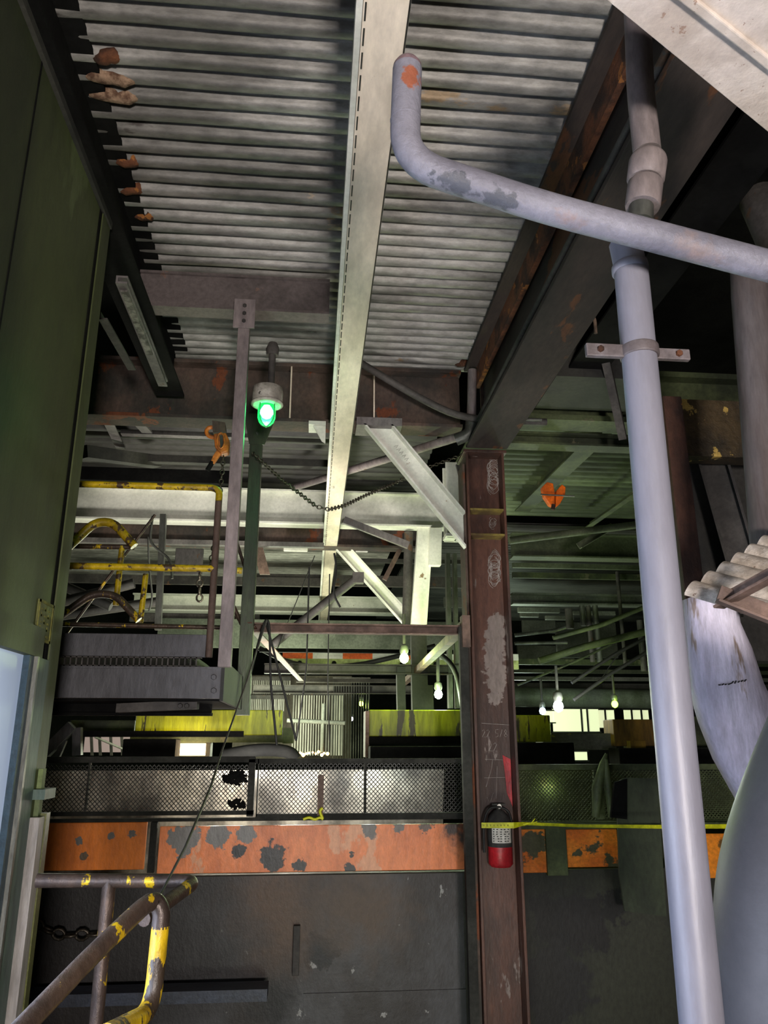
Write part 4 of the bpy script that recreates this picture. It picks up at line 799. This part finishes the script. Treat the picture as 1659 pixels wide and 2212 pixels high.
fb('brown side bar running away from the column corner', (xr2-.02, 5.9, zf), (xr2+.15, 11.5, zf-.04), LA(.07, .07), M['browniron'])
b = MB(); b.box((xr2-.06, 5.8, zf-.14), (xr2+.0, 5.9, zf+.1)); one('corner_bracket', 'square bracket joining the brown frame to the column', 'bracket', b, M['browniron'])
b = MB(); b.tube([at(590, 1392, Y=8), at(775, 1245, Y=8)], .045, 14); e = MB(); e.box(at(762, 1258, Y=7.95), at(785, 1240, Y=8.05)); thing('brace_pipe', 'brown diagonal pipe brace meeting the far white brace', 'pipe', [('pipe_run', b, M['soot']), ('end_lug', e, M['soot'])])
b = MB(); b.tube([at(883, 1150, Y=9), at(878, 1360, Y=9)], .055, 12); one('vertical_pipe', 'dark vertical pipe left of the white hanging post', 'pipe', b, M['soot'])
# vertical wall plate of grey under the far white beam, striped barrier
xb('grey_beam', 'weathered grey concrete-coloured beam below the far white beam', 340, 1005, 1340, 1400, 13.0, lambda h: BX(.15, h), mat('weathered_grey', '6c7064', '4e5348', .5, 1.5, rough=.8), px_mid=700)
stp = []; z0b = at(800, 1443, Y=11.5).z; z1b = at(800, 1424, Y=11.5).z; z2b = at(800, 1410, Y=11.5).z; xa = at(610, 1430, Y=11.5).x; xe_ = at(1120, 1430, Y=11.5).x
q = MB(); q.box((xa, 11.5, z0b), (xe_, 11.56, z1b)); stp.append(('lower_board', q, mat('pale_lime_board', 'b6c27a', '8c965a', .5, 4, rough=.6)))
for k in range(8):
    a = xa + (xe_-xa)*k/8; q = MB(); q.box((a, 11.49, z1b), (a + (xe_-xa)/8, 11.55, z2b)); stp.append(('stripe', q, M['orange'] if k % 2 == 0 else M['white_steel'], dict(label=['orange stripe', 'pale stripe'][k % 2])))
for k in range(7):
    q = MB(); a = xa + (xe_-xa)*(k+.5)/7; q.lathe([(.035, 0), (.035, .01)], (a, 11.495, (z0b+z1b)/2), (0, -1, 0), 12); stp.append(('bolt_hole', q, M['black']))
thing('striped_barrier', 'orange and white striped barrier board behind the frame', 'barrier', stp)
# cables in the centre
def cable(label, pts, Y, r=.008, m=None, group=None, bend=.15, cat='cable', name='hanging_cable'):
    b = MB(); b.tube([at(p[0], p[1], Y=(p[2] if len(p) > 2 else Y)) for p in pts], r, 7, bend=bend); return one(name, label, cat, b, m or M['cable'], group)
cable('thin black cable left of the far end of the cream beam', [(668, 1225), (662, 1450), (640, 1600)], 7)
cable('black cable dropping just right of the cream beam end', [(712, 1240), (708, 1480), (712, 1600)], 7.2, .006)
cable('curly black cable looped below the cream beam', [(722, 1195), (728, 1230), (718, 1280), (735, 1312)], 7, .01)
cable('slack black hose swagging across behind the striped barrier', [(560, 1400), (640, 1440), (760, 1440), (850, 1420), (940, 1395)], 10.8, .035, bend=.8)
cable('dark hose bending down toward the yellow girder right of the lamps', [(940, 1405), (985, 1440), (1000, 1530)], 8.5, .03, bend=.4)
cable('long wire falling from the brown frame toward the mesh', [(575, 1345), (600, 1440), (640, 1600)], 5.9, .009)
cable('looped cable hooked over the left end of the brown frame', [(530, 1500), (560, 1380), (574, 1335), (582, 1345), (585, 1480), (598, 1610)], 5.75, .009, bend=.1)
cable('thin grey wire slanting across to the cream beam end', [(600, 1400), (640, 1300), (680, 1200)], 7.6, .005)
cable('drooping conduit loop hanging over the platform left', [(330, 1115), (322, 1170), (345, 1190), (370, 1210), (372, 1250)], 7, .012, M['conduit'])
cable('white drop cable dangling above the platform', [(320, 1160), (322, 1230), (330, 1290), (322, 1320)], 7, .009, M['conduit'])
# background lamps
def bulb_lamp(label, px, py, Y, rp, power, col, hx, st, halo=.05):
    p = at(px, py, Y=Y); r = rp/ppm(p); b = MB(); b.lathe([(.2*r, r*1.1), (.8*r, r*.7), (r, 0), (.8*r, -.7*r), (.2*r, -1.1*r)], p, (0, 0, 1), 20)
    c = MB(); c.lathe([(.8*r, 0), (1.0*r, .5*r), (.9*r, 1.6*r), (.3*r, 2.0*r)], p + Vector((0, 0, r*1.0)), (0, 0, 1), 16)
    st_ = MB(); st_.tube([p + Vector((0, 0, r*2.8)), p + Vector((0, 0, r*2.8+.35))], .02, 8)
    thing('pendant_lamp', label, 'lamp', [('bulb', b, glow('bulb_' + hx + str(px), hx, st)), ('socket', c, M['conduit']), ('stem', st_, M['dark'])])
    if power: point('lamp_light', tuple(p + Vector((0, -.25, -.05))), r, power, col)
bulb_lamp('bright yellow-green lamp hanging behind the brown frame', 873, 1422, 8.6, 10, 38, (.75, 1, .35), 'e4ffa0', 25)
bulb_lamp('greenish white lamp hanging lower, right of the yellow-green one', 947, 1500, 8.8, 9, 26, (.75, 1, .6), 'd8ffd0', 25)
bulb_lamp('intense white lamp right of the column above the grey beam', 1206, 1526, 10.5, 11, 60, (.95, 1, .95), 'ffffff', 40)
bulb_lamp('small bluish lamp left of the intense white lamp', 1172, 1536, 12, 7, 6, (.7, .85, 1), 'b8d8ff', 14)
bulb_lamp('white lamp glimpsed right of the tall downpipe', 1522, 1540, 9.5, 11, 14, (.9, .95, 1), 'f0f4ff', 30)
bulb_lamp('small lime-green lamp far right between beams', 1328, 1521, 12, 7, 8, (.6, 1, .1), 'b0ff40', 12)
bulb_lamp('tiny yellow-green lamp above the right yellow girder', 780, 1520, 14, 5, 3, (.7, 1, .2), 'd0ff50', 12)
bulb_lamp('tiny violet-white lamp low in the centre background', 759, 1553, 16, 4, 0, (1, 1, 1), 'e0dcff', 14)
# warm floodlight bar
p0 = at(388, 1632, Y=9); p1 = at(444, 1606, Y=9); b = MB(); b.box((p0.x, 9, p0.z), (p1.x, 9.06, p1.z)); h = MB(); h.box((p0.x-.05, 9.04, p0.z-.03), (p1.x+.05, 9.25, p1.z+.05))
thing('flood_lamp', 'warm rectangular floodlight glowing above the left mesh guard', 'lamp', [('lens', b, glow('warm_lens', 'ffd9a0', 9)), ('lamp_housing', h, M['dark'])]); point('warm_flood_light', tuple((p0+p1)/2 + Vector((0, -.3, 0))), .12, 14, (1, .75, .45))
# row of small warm lamps by the slat curtain
for k in range(11):
    px = 643 + k*6.4 + random.uniform(-1, 1); py = 1628 + random.uniform(-4, 4); p = at(px, py, Y=13); b = MB(); r = random.uniform(.016, .03); b.lathe([(.3*r, -r), (r, -.3*r), (r, .4*r), (.3*r, r)], p, (0, 0, 1), 8)
    one('ember_lamp', 'tiny warm amber lamp in the row under the pale slat curtain', 'lamp', b, glow('amber%d' % k, 'ffb860', 14), 'amber lamps under the slat curtain')
point('amber_glow', tuple(at(675, 1632, Y=12.6)), .2, 10, (1, .6, .25))
# yellow crane girders
def gird(label, x0, x1, yt, yb, Y, m, d=.3, name='crane_girder', cat='girder', yoff=0, parts=()):
    a = at(x0, yb, Y=Y); c = at(x1, yt, Y=Y); b = MB(); b.box((a.x, Y, a.z), (c.x, Y+d, c.z))
    if parts: return thing(name, label, cat, [('box_girder', b, m, dict(bevel=.01))] + list(parts))
    return one(name, label, cat, b, m, bevel=.01)
def blk(x0, x1, yt, yb, Y, d=.3): a = at(x0, yb, Y=Y); c = at(x1, yt, Y=Y); b = MB(); b.box((a.x, Y, a.z), (c.x, Y+d, c.z)); return b
YG = 9.0
gird('yellow-green box girder left, behind the platform', 290, 610, 1534, 1588, YG, M['yellow_crane'], parts=[('end_plate', blk(610, 634, 1572, 1606, YG+.05), M['green_cast']), ('bottom_flange', blk(280, 612, 1588, 1604, YG+.02, .34), M['green_cast'])])
gird('yellow-green flaking box girder left of the column', 797, 1045, 1534, 1591, YG-.6, M['yellow_crane'], parts=[('end_plate', blk(789, 798, 1536, 1636, YG-.62, .32), M['browniron']), ('bottom_flange', blk(797, 1045, 1591, 1607, YG-.62, .36), M['black'])])
gird('short bright yellow girder end right of the column', 1108, 1188, 1545, 1603, YG-.6, M['yellow_crane'])
gird('dark yellow-stained girder continuing behind the platform', 150, 292, 1556, 1580, YG+.4, M['green_cast'])
gird('grey girder with yellow stain right of the short yellow one', 1174, 1330, 1584, 1620, YG-.3, mat('grey_yellow_stain', '7c7e76', '62645a', .5, 2, patch='b0a850', pamt=.64, pscale=4, rough=.5))
gird('rusty yellow girder behind the downpipe', 1328, 1422, 1554, 1612, YG-.4, mat('rusty_yellow', '86651c', '4c3a18', .5, 3, patch='3a2c18', pamt=.58, pscale=4, rough=.6, streak=4), parts=[('support_post', blk(1366, 1394, 1600, 1655, YG-.5, .2), mat('rusty_yellow_post', '8a6c1c', '4c3a18', .5, 4, streak=4, rough=.6))])
gird('dark olive girder right of the downpipe', 1490, 1600, 1548, 1612, YG-.2, M['green_cast'])
gird('low black machine mass under the yellow girder', 800, 1050, 1612, 1645, 8.0, M['black'], name='machine_body', cat='machine')
gird('dark machinery silhouette behind the left mesh guard top', 262, 380, 1596, 1640, 8.2, M['black'], name='machine_body', cat='machine')
gird('black machine bed right of the column above the mesh', 1108, 1240, 1604, 1652, 8.0, M['black'], name='machine_body', cat='machine')
gird('black machine bed behind the downpipe', 1340, 1640, 1616, 1658, 8.1, M['black'], name='machine_body', cat='machine')
b = MB(); b.tube([at(480, 1632, Y=7.6), at(560, 1618, Y=7.6), at(625, 1622, Y=7.6), at(640, 1640, Y=7.6)], .06, 10, bend=.2); one('hose_bundle', 'black hose bundle lying on top of the mesh guard', 'hose', b, M['black'])
# slat curtain, far striped sheets
def slats(label, x0, x1, yt, yb, Y, n, m, name='slat_curtain', wr=.5, cat='curtain', skew=0):
    a = at(x0, yb, Y=Y); c = at(x1, yt, Y=Y); prt = []
    for k in range(n):
        b = MB(); x = a.x + (c.x-a.x)*(k+.25)/n; w_ = (c.x-a.x)/n*wr*random.uniform(.7, 1.2); b.box((x, Y, a.z), (x+w_, Y+.03, c.z)); prt.append(('slat', b, m))
    b = MB(); b.box((a.x, Y-.02, c.z-.02), (c.x, Y+.05, c.z+.05)); prt.append(('top_bar', b, M['soot'])); return thing(name, label, cat, prt)
slats('pale vertical slat curtain deep in the centre', 628, 742, 1500, 1632, 14.5, 20, M['slat'])
slats('dark vertical bar screen right of the pale slat curtain', 716, 800, 1470, 1640, 13.5, 15, mat('dark_slat', '3c3f38', '22241f', .5, 4, rough=.4, metal=.5), wr=.4)
slats('pale striped slat sheet behind the left cables', 520, 628, 1468, 1500, 14.5, 26, M['slat'], wr=.55); slats('lower pale striped slat sheet above the left yellow girder', 520, 615, 1508, 1536, 14.4, 24, M['slat'], wr=.6)
b = MB(); a = at(500, 1640, Y=15); c = at(760, 1460, Y=15); b.box((a.x, 15, a.z), (c.x, 15.1, c.z)); one('backing_panel', 'grey backing wall behind the slat curtains', 'panel', b, mat('backing_brown', '5a5348', '3c372f', .5, 1.4, rough=.8, streak=3))
b = MB(); b.tube([at(620, 1556, Y=13), at(745, 1562, Y=13)], .035, 8); b.tube([at(700, 1520, Y=13), at(696, 1625, Y=13)], .03, 8); one('pipe_cross', 'thin pale pipe cross in front of the slat curtain', 'pipe', b, M['concrete'])
# left gap scene
b = MB(); a = at(180, 1625, Y=16); c = at(285, 1585, Y=16); b.box((a.x, 16, a.z), (c.x, 16.1, c.z)); one('glow_panel', 'pale pinkish panel with painted glow seen through the left gap', 'panel', b, glow('pinkish_panel_glow', 'b09a98', .35))  # emission stands in for light falling on this panel
for i, (x, hgt) in enumerate(((196, 36), (214, 30), (238, 34), (262, 30))):
    vpost('far_post', ['leftmost thin dark post in the bright left gap', 'second thin dark post in the bright left gap, shorter', 'third thin dark post in the bright left gap from the left', 'rightmost thin dark post in the bright left gap'][i], x, 1625-hgt-6, x+2, 1632, 14, 5, .05, M['soot'], group='posts in the left gap')
b = MB(); b.tube([at(205, 1592, Y=13.5), at(275, 1622, Y=13.5)], .02, 6); one('far_bar', 'pale sloping bar in the bright left gap', 'bar', b, M['slat'])
b = MB(); b.prof(at(100, 1640, Y=8), at(165, 1575, Y=8), BX(.1, .1)); b.prof(at(165, 1572, Y=8), at(165, 1632, Y=8), BX(.08, .08), up=(0, 1, 0)); b.prof(at(130, 1635, Y=8), at(145, 1600, Y=8), BX(.05, .05)); one('sloped_guard', 'dark sloped steel guard with pale edge beside the cabin', 'guard', b, M['fascia'])
b = MB(); b.prof((-2.3, 8.4, at(300, 1592, Y=8.4).z), (-.7, 8.4, at(300, 1592, Y=8.4).z), BX(.1, .06)); one('far_bar', 'dark bar closing the top of the left gap', 'bar', b, M['black'])
# right bright windows
def win(name, x0, x1, yt, yb, Y, mul=()):
    a = at(x0, yb, Y=Y); c = at(x1, yt, Y=Y); b = MB(); b.box((a.x, Y, a.z), (c.x, Y+.03, c.z)); fr = MB()
    for f in mul: x = a.x + (c.x-a.x)*f; fr.box((x-.02, Y-.03, a.z), (x+.02, Y, c.z))
    fr.box((a.x-.03, Y-.03, a.z-.03), (c.x+.03, Y, a.z)); fr.box((a.x-.03, Y-.03, c.z), (c.x+.03, Y, c.z+.03))
    o = raw(name, b, glow(name+'_light', 'd9dfb4', .85)); o['kind'] = 'structure'; f = raw('window_frame', fr, M['dark'], o)
win('window_1', 1196, 1292, 1532, 1580, 19, (.62, .75)); win('window_2', 1350, 1400, 1534, 1562, 19, (.3, .7)); win('window_3', 1208, 1268, 1624, 1642, 19, (.5,))
win('window_4', 1176, 1196, 1536, 1560, 19)
win('window_5', 1296, 1326, 1534, 1572, 19.2, (.4,))
# far right background members
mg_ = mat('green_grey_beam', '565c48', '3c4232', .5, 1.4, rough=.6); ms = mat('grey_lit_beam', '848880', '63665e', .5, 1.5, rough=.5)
xb('far_beam', 'big olive green beam right of the column below the clamp', 1108, 1700, 1152, 1204, 10.5, lambda h: I(.25, h, .02), mg_, px_mid=1240)
xb('far_beam', 'slim green beam under the big olive one', 1108, 1700, 1218, 1228, 11.5, lambda h: BX(.06, h), mg_, px_mid=1240)
xb('far_beam', 'second slim dark green beam under the big olive one', 1108, 1700, 1238, 1250, 12, lambda h: BX(.06, h), M['green_cast'], px_mid=1240)
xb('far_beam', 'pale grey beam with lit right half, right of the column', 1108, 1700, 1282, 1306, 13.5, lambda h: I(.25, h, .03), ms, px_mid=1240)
xb('far_beam', 'dark level beam across the right background cables', 1108, 1700, 1424, 1436, 13, lambda h: BX(.1, h), M['green_cast'], px_mid=1240)
xb('far_beam', 'grey slim beam under the level dark beam at right', 1108, 1700, 1446, 1454, 15, lambda h: BX(.06, h), mg_, px_mid=1240)
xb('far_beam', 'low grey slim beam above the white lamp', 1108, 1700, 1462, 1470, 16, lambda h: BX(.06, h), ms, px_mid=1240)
xb('far_beam', 'dark beam just above the round duct at right', 1108, 1700, 1476, 1490, 14, lambda h: BX(.1, h), M['dark'], px_mid=1240)
b = MB(); b.tube([at(1100, 1505, Y=13), (7.5, 13.3, at(1240, 1510, Y=13).z)], .16, 18); one('round_duct', 'long round dim duct above the bright windows', 'duct', b, mat('dim_duct', '5c605c', '44483f', .5, 2, rough=.5))
b = MB(); b.tube([at(1100, 1168, Y=8.5), at(1420, 1128, Y=8.5)], .045, 12); one('far_pipe', 'pale green sloping pipe right of the column', 'pipe', b, mg_)
b = MB(); b.prof(at(1255, 1185, Y=8.6), at(1330, 1140, Y=8.6), LA(.08, .08)); one('pipe_bracket', 'small sloping bracket under the pale green pipe', 'bracket', b, mg_)
b = MB(); b.prof(at(1270, 1140, Y=9.8), at(1420, 1035, Y=7.6), LA(.08, .08)); one('far_beam', 'thin green sloping angle under the right deck', 'beam', b, M['green_cast'])
def diag(label, pts, Y, r, m=M['green_cast'], name='diagonal_cable'): cable(label, pts, Y, r, m, name=name, bend=.1)
diag('dark cable rising right from beside the column, uppermost of the fan', [(1195, 1378), (1300, 1350), (1420, 1300)], 11, .035)
diag('flat olive strut rising right across the background', [(1165, 1428), (1260, 1398), (1420, 1358)], 11.2, .055)
diag('thin dark cable rising right below the olive strut', [(1118, 1480), (1240, 1430), (1320, 1392)], 11.5, .018)
diag('black cable rising steeply toward the downpipe', [(1235, 1475), (1330, 1412), (1420, 1365)], 10.8, .026, M['cable'])
diag('pale-edged black cable, lowest of the fan', [(1240, 1512), (1320, 1455), (1420, 1395)], 10.6, .026, M['cable'])
diag('fine wire crossing the fan of cables', [(1290, 1480), (1330, 1420), (1350, 1405)], 10.9, .008, M['cable'])
cable('pair of pale conduits level beside the column', [(1112, 1372), (1200, 1362), (1230, 1352)], 12, .03, M['conduit'], name='far_conduit', cat='conduit')
cable('lower pale conduit level beside the column', [(1112, 1390), (1225, 1388)], 12, .028, M['conduit'], name='far_conduit', cat='conduit')
for (x, y0_, y1_, r_, lb) in ((1257, 1308, 1352, .045, 'short pale vertical conduit right of the column'), (1270, 1308, 1430, .04, 'thin twin vertical conduit in the right background'), (1285, 1308, 1430, .045, 'pale vertical conduit with lit foot in the right background'), (1333, 1235, 1435, .03, 'long thin dark vertical rod in front of the right beams'), (1228, 1315, 1358, .06, 'stubby vertical fitting above the level conduits'), (1382, 1340, 1450, .05, 'dark vertical strut close left of the downpipe')):
    cable(lb, [(x, y0_), (x+ (y1_-y0_)*.09, y1_)], 11.8, r_, M['conduit'] if 'pale' in lb else M['soot'], name='vertical_conduit', cat='conduit')
for i, (x0, x1, yt, yb) in enumerate(((1120, 1210, 1312, 1322), (1125, 1165, 1322, 1332), (1180, 1240, 1330, 1338), (1240, 1330, 1320, 1328), (1130, 1200, 1340, 1366), (1205, 1330, 1345, 1420), (1120, 1240, 1395, 1425))):
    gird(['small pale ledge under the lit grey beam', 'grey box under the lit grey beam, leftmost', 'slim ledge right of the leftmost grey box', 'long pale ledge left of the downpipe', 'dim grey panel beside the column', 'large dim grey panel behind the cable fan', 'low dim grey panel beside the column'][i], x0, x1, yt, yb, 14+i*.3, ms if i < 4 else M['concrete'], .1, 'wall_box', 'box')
for i, (x, y0_, y1_, wpx, lb) in enumerate(((968, 1195, 1530, 9, 'left of the twin dark conduits by the column'), (983, 1195, 1530, 8, 'right of the twin dark conduits by the column'), (905, 1372, 1535, 34, 'far dark column left of the lamps'), (866, 1440, 1535, 18, 'slim grey column beneath the yellow-green lamp'), (930, 1480, 1535, 12, 'slim dark post between the two hanging lamps'))):
    vpost('far_column', lb, x, y0_, x+(y1_-y0_)*.02, y1_, 9.6, wpx, .12, M['conduit'] if i < 2 else M['dark'], 'column')
for i, (x0, x1, yt, yb, Y, lb, mm) in enumerate(((750, 1040, 1208, 1216, 10.4, 'thin dark level bar under the pale far deck', 'dark'), (540, 1040, 1243, 1266, 12.5, 'dark level beam above the far white beam', 'soot'), (960, 1040, 1290, 1312, 14, 'dim grey beam stub left of the column', 'concrete'), (150, 700, 1166, 1176, 9.2, 'thin pale level beam under the near white beam at left', 'grey'), (140, 700, 1244, 1262, 12.4, 'dark level beam behind the yellow railing', 'soot'), (280, 560, 1326, 1344, 13.2, 'grey level beam above the platform', 'grey'), (560, 1010, 1402, 1410, 10.2, 'dark slim bar above the striped barrier', 'black'), (640, 920, 1466, 1474, 12.2, 'dark slim bar above the slat curtain', 'soot'), (260, 560, 932, 941, 7.2, 'thin pale flange bar behind the lever hoist', 'grey'), (160, 720, 985, 1000, 7.6, 'dark level beam left behind the chain', 'dark'), (160, 500, 1012, 1040, 8.3, 'broad black beam above the yellow top rail', 'black'))):
    xb('far_beam', lb, x0, x1, yt, yb, Y, lambda h: BX(.08, h), M[mm], px_mid=(x0+x1)/2)
# pale panels catching light under the second girder
for i, (x0, x1, yt, yb, lb) in enumerate(((612, 665, 1176, 1190, 'small pale plate on the second girder, left'), (768, 795, 1182, 1192, 'small pale plate on the second girder, right'), (375, 440, 1185, 1240, 'dim pinkish sheet above the yellow mid rail'))):
    gird(lb, x0, x1, yt, yb, 9.4 + i*.4, M['white_steel'] if i < 2 else M['grey'], .04, 'steel_sheet', 'sheet')
vpost('far_column', 'grey vertical tube rising behind the yellow railing', 352, 1110, 340, 1360, 7.4, 13, .06, M['conduit'], 'post')
vpost('far_column', 'brown board hanging right of the green post, under the second girder', 555, 1175, 572, 1240, 9.5, 22, .05, M['browniron'], 'post')
b = MB(); b.prof(at(230, 905, Y=6.5), at(268, 985, Y=8), LA(.09, .09)); one('steel_channel', 'pale rust-pitted strut under the left girder flange', 'channel', b, M['grey'])
b = MB(); b.prof(at(285, 900, Y=6.4), at(318, 936, Y=7.2), BX(.1, .02)); one('steel_channel', 'wide grey flat strut under the left girder flange', 'channel', b, M['grey'])
b = MB(); b.prof(at(180, 990, Y=7), at(340, 1010, Y=7.8), BX(.12, .12)); one('steel_strut', 'dark sloping strut above the yellow top rail', 'strut', b, M['dark'])
for i, (pts, lb) in enumerate((([(135, 1300), (290, 1260)], 'upper dim sloping bar behind the bent handrails'), ([(135, 1265), (240, 1310)], 'crossing dim sloping bar behind the bent handrails'), ([(130, 1330), (340, 1300)], 'lower dim sloping bar behind the bent handrails'))):
    b = MB(); b.tube([at(x, y, Y=7.5+i*.2) for x, y in pts], .05, 8); one('steel_strut', lb, 'strut', b, M['dark'])
b = MB(); b.prof(at(740, 1130, Y=8.5), at(880, 1185, Y=8.5), BX(.05, .08)); one('steel_strut', 'grey sloping strut between the white beam and the dark pipe', 'strut', b, M['grey'])
b = MB(); b.prof(at(835, 1255, Y=9.7), at(868, 1190, Y=9.7), BX(.05, .06)); one('steel_strut', 'short brown strut right of the far white brace', 'strut', b, M['browniron'])
